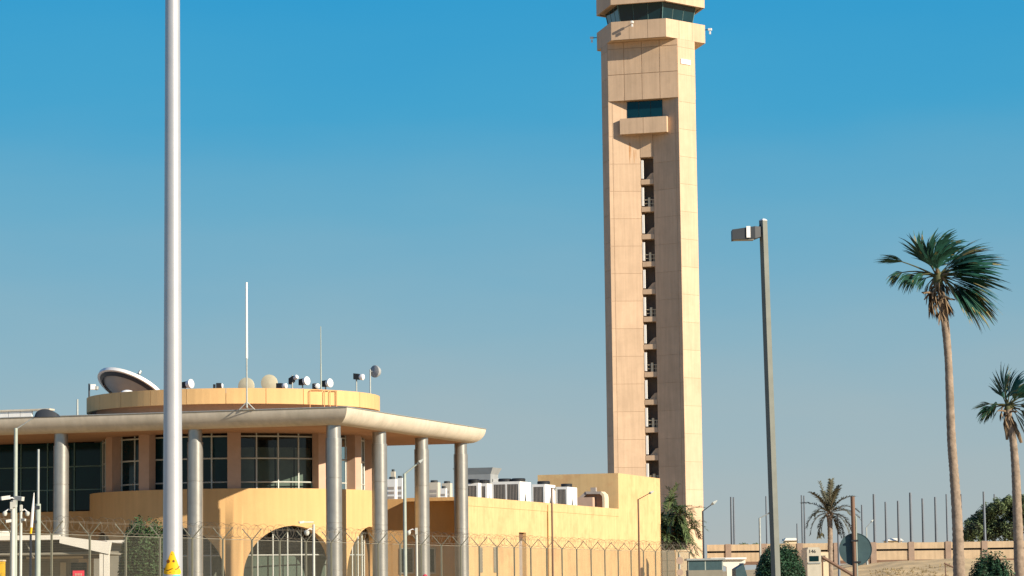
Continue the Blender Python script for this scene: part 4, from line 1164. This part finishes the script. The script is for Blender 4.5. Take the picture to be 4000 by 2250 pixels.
# ================================================================== FAR CONCRETE WALL AND POLES
DW = 350.
wx0, wx1 = at(2754, 2150, DW).x, at(4080, 2150, DW).x
zW1 = at(3500, 2119, DW).z; zW0 = at(3500, 2190, DW).z
wall = thing('concrete_wall', 'long beige precast wall with dark slots and pilasters across the right background', 'wall', (0, DW, 0))
PP = [2690, 2845, 2985, 3125, 3268, 3412, 3560, 3704, 3846, 3985, 4125]
for k in range(len(PP)-1):
    xa, xb = at(PP[k], 2150, DW).x, at(PP[k+1], 2150, DW).x
    xa = max(xa, wx0)
    if k == 0 and xb < wx0: continue
    h = zW1-zW0
    sl = zW0+h*.54; st = .24
    up = MB().box(xa+.25, xb-.25, -.10, .22, sl+st, zW1+random.uniform(-.03,.03)).build('panel', M_WALL, wall)
    MB().box(xa+.25, xb-.25, -.06, .2, zW0-.15, sl).build('panel', M_WALL, wall)
    MB().box(xa+.3, xb-.3, .45, .49, sl-.05, sl+st+.1).build('slot_back', M_BLACK, wall)  # black back stands in for the shadow in the slot
    MB().box(xa+.2, xb-.2, -.10, -.061, zW0-.3, zW0+.10).build('kickboard', M_BROWNPOLE, wall)
    if k: MB().box(xa-.35, xa+.35, -.22, .22, zW0-.4, zW1+.06).build('pilaster', M_WALLD, wall)

def post(label, px, ytop, D, wpx, group='grey poles behind the wall', cap=True, m=M_WPOLE):
    P = at(px, 2150, D); z0 = gz(P.x, P.y); zt_ = at(px, ytop, D).z
    r_ = wpx*.5*D/FPX
    t = thing('tall_pole', label, 'pole', (P.x, P.y, z0), 0, group)
    MB().path([(0,0,-.2), (0,0,(zt_-z0)*.55), (0,0,zt_-z0)], [r_, r_*.85, r_*.7], 10).build('shaft', m, t, smooth=True)
    b = MB(); b.box(-r_*1.5, r_*1.5, -r_*1.5, r_*1.5, -.2, .25); b.build('base_plate', m, t)
    b = MB(); b.path([(-r_*.4, -r_*1.1, (zt_-z0)*.30), (-r_*.4, -r_*1.0, (zt_-z0)*.99)], r_*.22, 5); b.build('cable_conduit', M_DARKPOLE, t)
poles = [(2860,1941,12,'darker of the two close poles just right of the tower'), (2870,1942,10,'paler of the two close poles just right of the tower'),
 (2997,1938,9,'thin pole peeping out left of the square lamp post'), (3136,1934,9,'left of the close pair of poles beside the date palm crown'), (3146,1936,9,'right of the close pair of poles beside the date palm crown'), (3116,2045,8,'short pole under the left date palm frond'),
 (3371,1972,10,'thin pole half hidden by the right date palm fronds'), (3419,1930,14,'thick pole on the first pilaster right of the round sign'), (3464,1960,12,'faint pole just right of the thick first pole'), (3513,1956,13,'pole left of the very tall mid pole'),
 (3562,1924,15,'tallest thick pole on the middle pilaster'), (3609,1947,13,'pole just right of the tallest thick pole'), (3659,1941,13,'pole midway between the tallest pole and the palm trunk'), (3703,1930,10,'dark thin pole touching the tall palm trunk on its left'),
 (3761,1930,10,'pole peeping out on the right of the tall palm trunk'), (3849,1920,12,'pole rising from the left shoulder of the broad tree'), (3891,1930,10,'slim pole rising from the top of the broad tree'), (3999,1930,10,'pole at the right edge behind the second palm')]
for (px, yt, wd, lab) in poles: post(lab, px, yt, 372 if wd > 11 else 390, wd*1.0)
P = at(3273, 2000, 300)
post('plain pole standing behind the date palm, left of the round sign', 3276, 2010, 300, 11, group=None)

# ================================================================== STREET LAMPS
def street_lamp(label, px, ytop, D, wpx, arm=None, head=None, m=M_GREENPOLE, z0=0, group='street lamps with slanted arms', headsize=(.5,.16,.09)):
    P = at(px, ytop, D); zt_ = P.z-z0; r_ = wpx*.5*D/FPX
    t = thing('street_lamp', label, 'street lamp', (P.x, P.y, z0), 0, group)
    MB().path([(0,0,0), (0,0,zt_*.5), (0,0,zt_)], [r_, r_*.95, r_*.85], 12).build('pole', m, t, smooth=True)
    MB().lathe([(r_*1.5, 0), (r_*1.5, .35), (r_, .4)], 12).build('base_collar', m, t)
    if arm:
        e = at(arm[0], arm[1], D)-P; e = Vector((e.x, e.y, e.z+zt_))
        MB().path([(0,0,zt_-.06), (0,0,zt_-.02), e], [r_*.6, r_*.5, r_*.4], 8).build('arm', m, t)
        d_ = (e-Vector((0,0,zt_))).normalized(); s_ = Vector((0,1,0)); n_ = d_.cross(s_)*-1
        hl, hw_, hh = headsize
        vs = []
        for (f, w2, h2) in ((0, hw_*.5, hh*.5), (.35, hw_, hh), (1, hw_*.55, hh*.3)):
            c = e + d_*hl*f
            for (i, j) in ((-1,-1),(1,-1),(1,1),(-1,1)): vs.append(c + s_*w2*i + n_*h2*j)
        MB().add(vs, [(0,1,2,3),(0,4,5,1),(1,5,6,2),(2,6,7,3),(3,7,4,0),(4,8,9,5),(5,9,10,6),(6,10,11,7),(7,11,8,4),(8,11,10,9)]).build('lamp_head', M_GALV, t)
    return t
street_lamp('brown street lamp standing against the taller yellow box end', 2493, 1950, 165, 8, (2535, 1928), m=M_BROWNPOLE, headsize=(.32,.1,.08))
street_lamp('brown lamp pole with a stubby head before the last air conditioners', 2155, 1905, 140, 8, (2166, 1909), m=M_BROWNPOLE, headsize=(.12,.1,.1))
street_lamp('grey street lamp between the second and third corner columns', 1580, 1850, 125, 15, (1630, 1812), headsize=(.35,.12,.07))
street_lamp('street lamp seen against the right edge of the tower foot', 2745, 1996, 190, 8, (2778, 1972), m=M_DARKPOLE, headsize=(.5,.14,.1))
street_lamp('street lamp just left of the square lamp post', 2967, 2023, 230, 9, (3000, 2007), m=M_GALV, headsize=(.35,.12,.09))
street_lamp('far thin street lamp right of the round sign and pole', 3384, 2060, 330, 6, (3402, 2040), m=M_GALV, z0=3.3, headsize=(.4,.14,.1))
# near street lamp with a wide head at the far left
Db = 87.
P = at(62, 1672, Db)
t = thing('street_lamp', 'near street lamp with a broad dark shade at the left picture edge', 'street lamp', (P.x, P.y, 0))
r_ = 8.5*Db/FPX
MB().path([(0,0,0), (0,0,P.z)], [r_, r_*.85], 14).build('pole', M_GREENPOLE, t, smooth=True)
e = at(150, 1620, Db)-P+Vector((0,0,P.z))
MB().path([(0,0,P.z-.04), e], [.02,.018], 8).build('arm', M_GALV, t)
b = MB(); hw2 = 52*Db/FPX
c = at(185, 1622, Db)-P+Vector((0,0,P.z))
n_ = 14; vs = []
for k in range(n_+1):
    x = -hw2 + 2*hw2*k/n_; u_ = k/n_
    top_ = .25*math.sin(math.pi*min(1, max(0, u_**.75)))**.7 ; wd = .16*math.sin(math.pi*u_)**.5+.02
    vs.append((x, wd, top_))
for (x, wd, tz) in vs: b.v += [(c.x+x, c.y-wd, c.z-.06), (c.x+x, c.y-wd*.5, c.z-.06+tz), (c.x+x, c.y+wd*.5, c.z-.06+tz), (c.x+x, c.y+wd, c.z-.06)]
for k in range(n_):
    o_ = k*4
    for q in range(4): b.f.append((o_+q, o_+4+q, o_+4+(q+1)%4, o_+(q+1)%4)); b.m.append(0)
b.build('lamp_shade', M_DARKPOLE, t, smooth=True)

# ================================================================== CAMERA POLES AND STEPPED POLE, left foreground
M_CCTV = mat('off_white_pole', (.50, .50, .45), .5, var=.1)
def cctv(label, px, ytop, D, wpx, cams, m=M_CCTV, group='camera poles'):
    P = at(px, ytop, D); t = thing('camera_pole', label, 'camera pole', (P.x, P.y, 0), 0, group); r_ = wpx*.5*D/FPX
    MB().path([(0,0,0), (0,0,P.z)], r_, 12).build('pole', m, t, smooth=True)
    for (cx, cy, kind, sz) in cams:
        c = at(cx, cy, D)-P+Vector((0,-.05,P.z)); s_ = sz*D/FPX
        a = Vector((0,0,c.z+s_*1.2 if kind == 'dome' else c.z))
        br = MB(); br.path([a, Vector((c.x*.55,-.03,a.z+ (.06 if kind == 'dome' else 0))), Vector((c.x,c.y,a.z-.02 if kind == 'dome' else c.z))], .022, 6); br = br.build('arm', M_WHITE, t)
        if kind == 'dome':
            MB().lathe([(0,-s_), (s_*.6,-s_*.8), (s_*.95,-s_*.2), (s_,.0), (s_,s_*.7), (s_*.5,s_*1.1), (.02,s_*1.2)], 14, c).build('dome_camera', M_CCTV, t, True)
        elif kind == 'bullet':
            dv = Vector((1 if c.x >= 0 else -1, -.6, -.15)).normalized()
            MB().obox(c, dv, Vector((-dv.y,dv.x,0)).normalized(), dv.cross(Vector((-dv.y,dv.x,0)).normalized()), s_*1.5, s_*.6, s_*.6).build('bullet_camera', M_CCTV, t)
        elif kind == 'box':
            MB().box(c.x-s_*.6, c.x+s_*.6, c.y-.05, c.y+.08, c.z-s_*1.6, c.z+s_*1.6).build('junction_box', M_CCTV, t)
    return t
cctv('white camera pole bristling with cameras at far left, before the carport', 51, 1955, 86, 17, ((20,2008,'dome',9), (22,1945,'bullet',12), (76,1947,'bullet',13), (36,2035,'bullet',9), (47,1975,'box',9), (58,1968,'box',9)))
cctv('thinner camera pole with one dome camera, beside the bristling one', 82, 1972, 87, 11, ((108,2008,'dome',9), (92,2030,'bullet',7), (84,1985,'box',7)))
cctv('white camera pole with a dome, standing before the bright middle arch', 1225, 2048, 118, 10, ((1199,2083,'dome',10), (1178,2040,'bullet',7)))
cctv('short white camera pole with a dome between the last columns', 1627, 2062, 128, 9, ((1597,2082,'dome',8), (1627,2075,'box',8)))
P = at(149, 1968, 84)
t = thing('stepped_pole', 'grey stepped pole, thick below and thin above, left of the first canopy column', 'pole', (P.x, P.y, 0))
MB().path([(0,0,0), (0,0,P.z)], [.085,.08], 14).build('lower_tube', M_GREENPOLE, t, smooth=True)
MB().path([(0,0,P.z), (0,0,at(149,1755,84).z)], [.04,.035], 10).build('upper_tube', M_GALV, t, smooth=True)
b = MB(); b.box(-.10,.06,-.1,.1,P.z-.16,P.z-.06); b.box(-.12,-.02,-.1,.1,at(149,2040,84).z-.03,at(149,2040,84).z+.05); b.build('clamp', M_DARKPOLE, t)
pa, pb, pm_ = at(133,1925,84.5), at(120,2085,84.5), at(123,2060,84.5)
t = thing('barrier_boom', 'thin raised white boom with an orange foot, beside the stepped pole', 'barrier boom', (pb.x, pb.y, 0))
q0, q1, q2 = pb-Vector((pb.x,pb.y,0)), pm_-Vector((pb.x,pb.y,0)), pa-Vector((pb.x,pb.y,0))
MB().path([q1, q1.lerp(q2,.5), q2], [.042,.045,.012], 6).build('boom', M_WHITE, t)
MB().path([q0, q1], .036, 6).build('boom_foot', M_YELLOW, t)
MB().box(-.03,.03,-.03,.03,0,q0.z).build('pedestal', M_DARKPOLE, t)

# ================================================================== CARPORT at lower left
Dc = 116.
cp = thing('carport', 'flat white carport with tapered beam and white posts at lower left', 'carport', (0, Dc, 0))
def cx(px, py, off=0): P = at(px, py, Dc+off); return Vector((P.x, off, P.z))
a, c = cx(-120, 2094), cx(232, 2095); a2, c2 = cx(-120, 2112), cx(232, 2112)
MB().box(a.x, c.x, 0, .3, a2.z, a.z).build('front_beam', M_CARPORT, cp)
# tapered end beam
p0, p1 = cx(232, 2094), cx(432, 2118); p2, p3 = cx(425, 2165), cx(232, 2121)
vs = [p0+Vector((.003,0,0)), p1, p2, p3+Vector((.003,0,0))]
MB().add(vs + [v+Vector((0,.35,0)) for v in vs], [(3,2,1,0),(4,5,6,7),(0,1,5,4),(1,2,6,5),(2,3,7,6),(3,0,4,7)]).build('tapered_beam', M_CARPORT, cp)
pe = cx(432, 2118)
MB().add([a+Vector((0,.01,0)), c+Vector((0,.01,0)), Vector((pe.x,.01,pe.z)), Vector((pe.x,7,pe.z)), Vector((a.x,7,a.z))] , [(0,1,2,3,4)]).build('roof_sheet', M_CARPORT, cp)
b = MB(); b.box(a.x, p2.x-.1, .35, 7, p2.z+.02, p2.z+.1); b.build('ceiling', M_SHADE, cp)
for (xa, xb) in ((388, 402), (404, 425)):
    q0, q1 = cx(xa, 2165), cx(xb, 2165); MB().box(q0.x, q1.x, .05, .25, 0, q0.z+.02).build('post', M_CARPORT, cp)
b = MB(); b.path([cx(95,2118)+Vector((0,.4,0)), cx(125,2180)+Vector((0,.4,0))], .03, 6); b.build('brace', M_SHADE, cp)
# guardhouse walls under it
gh = thing('guardhouse', 'dim grey green guardhouse under the carport roof', 'guardhouse', (0, Dc+4, 0))
def gx(px, py): P = at(px, py, Dc+4); return P.x, P.z
x0, z0 = gx(-100, 2186); x1, _ = gx(270, 2186)
MB().box(x0, x1, 0, 2.6, 0, z0).build('wall', M_SHADE, gh)
xu, _ = gx(385, 2186); MB().box(x0, xu, .4, 2.5, z0+.003, at(0, 2114, Dc+4).z).build('shade_block', M_TDARK, gh)  # dark box put in for the shade under the carport roof
xa, za = gx(195, 2183); xb, _ = gx(270, 2183)
MB().box(xa-1, xb+.6, -.06, -.001, za, za+.10).build('lintel', M_CREAM, gh)
for (pa_, pb_, m_, nm) in ((155, 193, M_SHADE, 'door'), (236, 258, M_CREAM, 'notice_board'), (278, 340, M_GLASSD, 'dark_window')):
    xa, _ = gx(pa_, 2200); xb, zz = gx(pb_, 2192)
    MB().box(xa, xb, -.05, -.002, 0.4 if nm != 'door' else 0, zz-.05).build(nm, m_, gh)
xa, zz = gx(-60, 2187); xb, _ = gx(11, 2187)
P = at(-25, 2187, 100)
t = thing('yellow_kiosk', 'yellow painted post at the very left edge under the carport', 'kiosk', (at(-60,2187,100).x, 100, 0))
w2 = at(11,2187,100).x-at(-60,2187,100).x
MB().box(0, w2, 0, .5, 0, P.z-.05).build('body', M_YELLOW, t); MB().box(-.03, w2+.02, -.03, .53, P.z-.05, P.z).build('cap', M_CREAM, t)
# second small canopy right of it
P = at(455, 2110, 128)
t = thing('small_canopy', 'little white canopy edge between the carport and the clipped bush', 'canopy', (P.x, P.y, 0))
MB().box(-1.2, 1.0, 0, 3, P.z-.12, P.z).build('roof', M_CARPORT, t); MB().box(.6, .8, .1, .3, 0, P.z-.12).build('post', M_SHADE, t); MB().box(-1.1, .55, .5, .7, 0, P.z-.12).build('wall', M_SHADE, t)
# white box on the carport roof
P0, P1_ = at(-40, 2072, 118), at(26, 2094, 118)
tag(MB().box(0, P1_.x-P0.x, 0, .8, 0, .27).build('roof_box', M_CARPORT, None, False, (P0.x, 119, at(0,2094,116).z+.0)), 'low white box resting on the carport roof at the left edge', 'box')
# red board
P0, P1_ = at(284, 2229, 84), at(329, 2229, 84)
t = thing('red_board', 'small red notice board peeping up at the lower left', 'sign', (P0.x, 84, 0)); w2 = P1_.x-P0.x
MB().box(0, w2, 0, .02, P0.z-.42, P0.z).build('board', M_RED, t)
b = MB()
for k in range(5): b.box(w2*(.2+.13*k), w2*(.2+.13*k)+.022, -.008, -.001, P0.z-.15, P0.z-.08)
b.box(w2*.2, w2*.85, -.008, -.001, P0.z-.20, P0.z-.17); b.build('print', M_PIER, t)
MB().box(w2*.45, w2*.55, .025, .06, 0, P0.z-.1).build('post', M_GALV, t)
P0 = at(1660, 2242, 118)
t = thing('red_marker', 'small red marker top at the foot of the third column', 'marker', (P0.x, P0.y, 0))
MB().lathe([(.1,0), (.1,P0.z-.05), (.0,P0.z)], 12).build('body', M_RED, t); MB().lathe([(.105,P0.z-.35), (.105,P0.z-.25)], 12, cap=False).build('band', M_WHITE, t)

# ================================================================== ROUND SIGN seen from behind
Ds = 64.
Pb = at(3340, 2250, Ds)
sgn = thing('round_sign', 'round grey road sign seen from behind on a tall post', 'road sign', (Pb.x, Ds, 0))
c = at(3343, 2146, Ds)-Vector((Pb.x, Ds, 0)); rr = 64*Ds/FPX
fd = Vector((-.05, -1, .02)).normalized()
MB().lathe([(rr, 0), (rr, .012), (rr*.97, .012), (rr*.97, .003), (0, .003)], 48, Vector((c.x, .06, c.z)), fd).build('disc', M_SIGNBACK, sgn)
zt_ = at(3330, 1940, Ds).z; xt = at(3330, 1940, Ds).x-Pb.x
b = MB(); b.path([(0,0,0), (xt*.1,0,c.z), (xt,0,zt_)], [.055,.05,.048], 12); b.build('post', M_BROWNPOLE, sgn, smooth=True)
b = MB(); b.box(xt*.1+.040, xt*.1+.066, -.045, .0, 0, c.z+.75); b.build('lit_edge', M_GREENPOLE, sgn)  # pale strip painted on for the sunlit right edge of the post
b = MB()
for (px, py) in ((3338, 2112), (3348, 2196)):
    q = at(px, py, Ds)-Vector((Pb.x, Ds, 0)); b.box(q.x-.08, q.x+.08, -.055, .045, q.z-.02, q.z+.02)
b.build('clamp', M_BLACK, sgn)

# ================================================================== LOWER RIGHT CLUTTER
# end wall past the wing, cream block beside it
P0, P1_ = at(2586, 2148, 215), at(2638, 2148, 215)
t = thing('block_wall', 'short grey beige wall at the end of the mesh fence', 'wall', (P0.x, 215, 0)); w2 = P1_.x-P0.x
for k in range(5): MB().box(0, w2, 0, .2, k*P0.z/5, (k+1)*P0.z/5-.02).build('course', M_SHADE, t)
MB().box(.01, w2-.01, .03, .17, 0, P0.z-.03).build('mortar_core', M_TDARK, t)
P0, P1_ = at(2640, 2148, 212), at(2692, 2148, 212)
t = thing('cream_pillar', 'broad cream gate pillar right of the grey beige wall', 'pillar', (P0.x, 212, 0)); w2 = P1_.x-P0.x
MB().box(0, w2, 0, 1, 0, P0.z-.12).build('shaft', M_CREAM, t); MB().box(-.05, w2+.05, -.05, 1.05, P0.z-.12, P0.z).build('cap', M_CREAM, t)
# twin signs on one post
Pq = at(2656, 2250, 130)
t = thing('twin_sign', 'post with two small dull round signs before the cream pillar', 'road sign', (Pq.x, 130, 0))
MB().path([(0,.03,0), (0,.03,at(2656,2165,130).z)], .03, 8).build('post', M_GALV, t)
for (py, r2) in ((2190, 14), (2236, 13)):
    z = at(2656, py, 130).z; MB().lathe([(r2*130/FPX, 0), (r2*130/FPX, .02), (0, .02)], 20, (0,0,z), Vector((.3,-1,0))).build('disc', M_WALLD, t)
# booth with dark window band
P0, P1_ = at(2688, 2182, 150), at(2822, 2182, 150); w2 = P1_.x-P0.x; h = P0.z
t = thing('gate_booth', 'small gate booth with a dark green window band below the tower', 'booth', (P0.x, 150, 0))
MB().box(0, w2, 0, 2, 0, h-.62).build('lower_wall', M_SHADE, t); MB().box(-.08, w2+.15, -.1, 2.1, h-.1, h).build('roof', M_GALV, t)
for k in range(2): MB().box(.03+k*w2/2, (k+1)*w2/2-.03, 0, .05, h-.62, h-.1).build('window', M_SIGNBACK, t)
f = MB(); 
for k in range(3): f.box(k*w2/2-.03+(0.03 if k == 0 else 0)-(.03 if k == 2 else 0), k*w2/2+.03, .003, .1, h-.62, h-.1)
f.build('window_post', M_GREENPOLE, t); MB().box(.05, w2-.05, .2, 1.9, h-.62, h-.1).build('interior', M_FLOOR, t)
# white flared canopy
Dk = 160.
Pk = at(2858, 2250, Dk)
t = thing('flared_canopy', 'white canopy with a flared central post beside the gate booth', 'canopy', (Pk.x, Dk, 0))
def kx(px, py): P = at(px, py, Dk); return Vector((P.x-Pk.x, 0, P.z))
q = [kx(2780,2187), kx(2912,2187), kx(2912,2200), kx(2878,2215), kx(2872,2250), kx(2845,2250), kx(2838,2214), kx(2800,2198)]
q[4].z = 0; q[5].z = 0
n = len(q); MB().add(q+[v+Vector((0,.5,0)) for v in q], [tuple(reversed(range(n))), tuple(range(n,2*n))] + [(k, (k+1)%n, n+(k+1)%n, n+k) for k in range(n)]).build('flared_post', M_CARPORT, t)
a, c = kx(2775,2186), kx(2915,2186); MB().box(a.x, c.x, -.2, 4, a.z+.002, a.z+.1).build('roof', M_WHITE, t)
# low dark tent shape right of the canopy
Pk2 = at(2905, 2250, 140); q = [at(2874,2222,140), at(2905,2203,140), at(2935,2250,140), at(2874,2250,140)]
t = thing('dark_tent', 'low dark ridge tent between the flared canopy and the domed bush', 'tent', (Pk2.x, 140, 0))
q = [Vector((v.x-Pk2.x, 0, v.z)) for v in q]; q[2].z = 0; q[3].z = 0; q[2].x += .3
MB().add(q+[v+Vector((0,2.5,0)) for v in q], [(3,2,1,0),(4,5,6,7),(0,1,5,4),(1,2,6,5),(2,3,7,6),(3,0,4,7)]).build('canvas', M_SIGNBACK, t)
MB().path([q[1]+Vector((0,-.02,.02)), q[1]+Vector((0,2.52,.02))], .03, 6).build('ridge_pole', M_GALV, t)
# white truck body
Dv = 175.
P0, P1_ = at(3152, 2138, Dv), at(3206, 2138, Dv); w2 = P1_.x-P0.x; h = P0.z
t = thing('white_truck', 'white truck cab with a dark window, partly behind the domed bush', 'truck', (P0.x, Dv, 0))
b = MB(); b.prism([(0,0), (w2,0), (w2,3.5), (0,3.5)], .55, h-.12); b.prism([(.06,.08), (w2-.06,.08), (w2-.06,3.4), (.06,3.4)], h-.12, h); b.build('body', M_TRUCK, t)
za, zb_ = at(3160,2172,Dv).z, at(3160,2193,Dv).z
MB().box(w2*.16, w2*.84, -.02, -.001, zb_, za).build('rear_window', M_GLASSD, t)
b = MB(); b.box(w2*.04, w2*.96, -.06, -.001, zb_-.14, zb_-.06); b.build('trim_bar', M_GALV, t)
MB().lathe([(w2*.34, 0), (w2*.34, .04), (0, .05)], 20, (w2*.5, -.001, .72), Vector((0,-1,0))).build('spare_wheel', M_GRILLE, t)
for x in (w2*.12, w2*.88):
    wh = MB(); wh.lathe([(.30,-.11), (.37,-.08), (.37,.08), (.30,.11)], 20, (x, .5, .37), Vector((1,0,0))); wh.build('wheel', M_BLACK, t)
    wh = MB(); wh.lathe([(.30,-.11), (.37,-.08), (.37,.08), (.30,.11)], 20, (x, 2.8, .37), Vector((1,0,0))); wh.build('wheel', M_BLACK, t)
def text_mesh(body, size):
    cu = bpy.data.curves.new('t', 'FONT'); cu.body = body; cu.size = size; cu.extrude = .006
    o = bpy.data.objects.new('t', cu); COL.objects.link(o); dg = bpy.context.evaluated_depsgraph_get()
    me = bpy.data.meshes.new_from_object(o.evaluated_get(dg)); bpy.data.objects.remove(o); return me
me = text_mesh('146', .30); me.materials.clear(); me.materials.append(M_BLACK)
tx = link('number_text', me, t, (w2*.12, -.012, at(3160,2160,Dv).z)); tx.rotation_euler = (R(90), 0, 0)
# side annex of the truck: low box with slotted vents, and dark ramp rail
P0, P1_ = at(3206, 2170, 180), at(3236, 2170, 180)
t = thing('vent_box', 'low pale box with dark slots next to the white truck', 'box', (P0.x, 180, 0)); w2 = P1_.x-P0.x
MB().box(0, w2, 0, 1, 0, P0.z+.2).build('body', M_CREAM, t)
b = MB()
for k in range(3): b.box(w2*(.1+.2*k), w2*(.2+.2*k), -.02, -.001, P0.z-.4, P0.z)
b.build('slot', M_GRILLE, t)
pa, pb = at(3212, 2176, 170), at(3325, 2243, 170); pc = at(3345, 2256, 170)
t = thing('ramp_rail', 'dark slanting pipe rail running down behind the round sign', 'rail', (pa.x, 170, 0))
o_ = Vector((pa.x, 170, 0))
MB().path([pa-o_, pb-o_, pc-o_], .10, 8).build('rail', M_BROWNPOLE, t)
b = MB(); b.path([Vector((0,0,0)), pa-o_], .05, 6); e = pb-o_; b.path([Vector((e.x,0,0)), e], .05, 6); b.build('leg', M_BROWNPOLE, t)
pa, pb = at(3688, 2200, 240), at(3726, 2217, 240)
t = thing('ramp_rail', 'short dark slanting pipe on the sand left of the tall palm trunk', 'rail', (pa.x, 240, 0)); o_ = Vector((pa.x, 240, 0))
MB().path([pa-o_, pb-o_], .07, 8).build('rail', M_BROWNPOLE, t); MB().path([Vector((.1,0,0)), pa-o_+Vector((.1,0,-.05))], .05, 6).build('leg', M_BROWNPOLE, t)
# pale distant roof beyond the wall
P0, P1_ = at(3455, 2103, 395), at(3530, 2118, 395)
t = thing('far_cabin', 'pale low cabin roof just showing over the wall between the poles', 'cabin', (P0.x, 395, gz(P0.x, 395)))
hz_ = P0.z-gz(P0.x, 395); w2 = P1_.x-P0.x
MB().box(w2*.1, w2*.9, 0, 3, 0, hz_-.35).build('wall', M_CREAM, t); MB().frus([(0,-.3),(w2,-.3),(w2,3.3),(0,3.3)], hz_-.35, [(w2*.35,.2),(w2*.85,.2),(w2*.85,2.8),(w2*.35,2.8)], hz_).build('roof', M_CARPORT, t)
P0, P1_ = at(3062, 2102, 395), at(3120, 2125, 395)
t = thing('far_cabin', 'pale far roof just right of the square lamp post, above the domed bush', 'cabin', (P0.x, 395, gz(P0.x, 395)))
hz_ = P0.z-gz(P0.x, 395); w2 = P1_.x-P0.x
MB().box(w2*.1, w2*.9, 0, 3, 0, hz_-.35).build('wall', M_CREAM, t); MB().frus([(0,-.3),(w2,-.3),(w2,3.3),(0,3.3)], hz_-.35, [(w2*.15,.2),(w2*.85,.2),(w2*.85,2.8),(w2*.15,2.8)], hz_).build('roof', M_CARPORT, t)

# dry scrub on the sandy bank
rs_ = random.Random(77); b = MB()
for _ in range(260):
    px = rs_.uniform(3400, 3720); D = rs_.uniform(296, 326)
    P = at(px, 2240, D); z0 = gz(P.x, P.y)
    n = rs_.randint(5, 12); rr = rs_.uniform(.12, .35)
    for _k in range(n):
        a = rs_.random()*6.28; o = Vector((P.x+rr*.4*math.cos(a), P.y+rr*.4*math.sin(a), z0-.02)); e = o+Vector((rr*math.cos(a)*.7, rr*math.sin(a)*.7, rs_.uniform(.10,.34))); sd_ = Vector((-math.sin(a), math.cos(a), 0))*.03
        b.add([o-sd_, o+sd_, e], [(0,1,2)])
M_SCRUB = mat('dry_scrub', (.26, .20, .10), .9, var=.3, scale=.6)
tag(b.build('dry_scrub', M_SCRUB), 'dry brown scrub scattered on the sandy bank below the wall', 'scrub', kind='stuff')
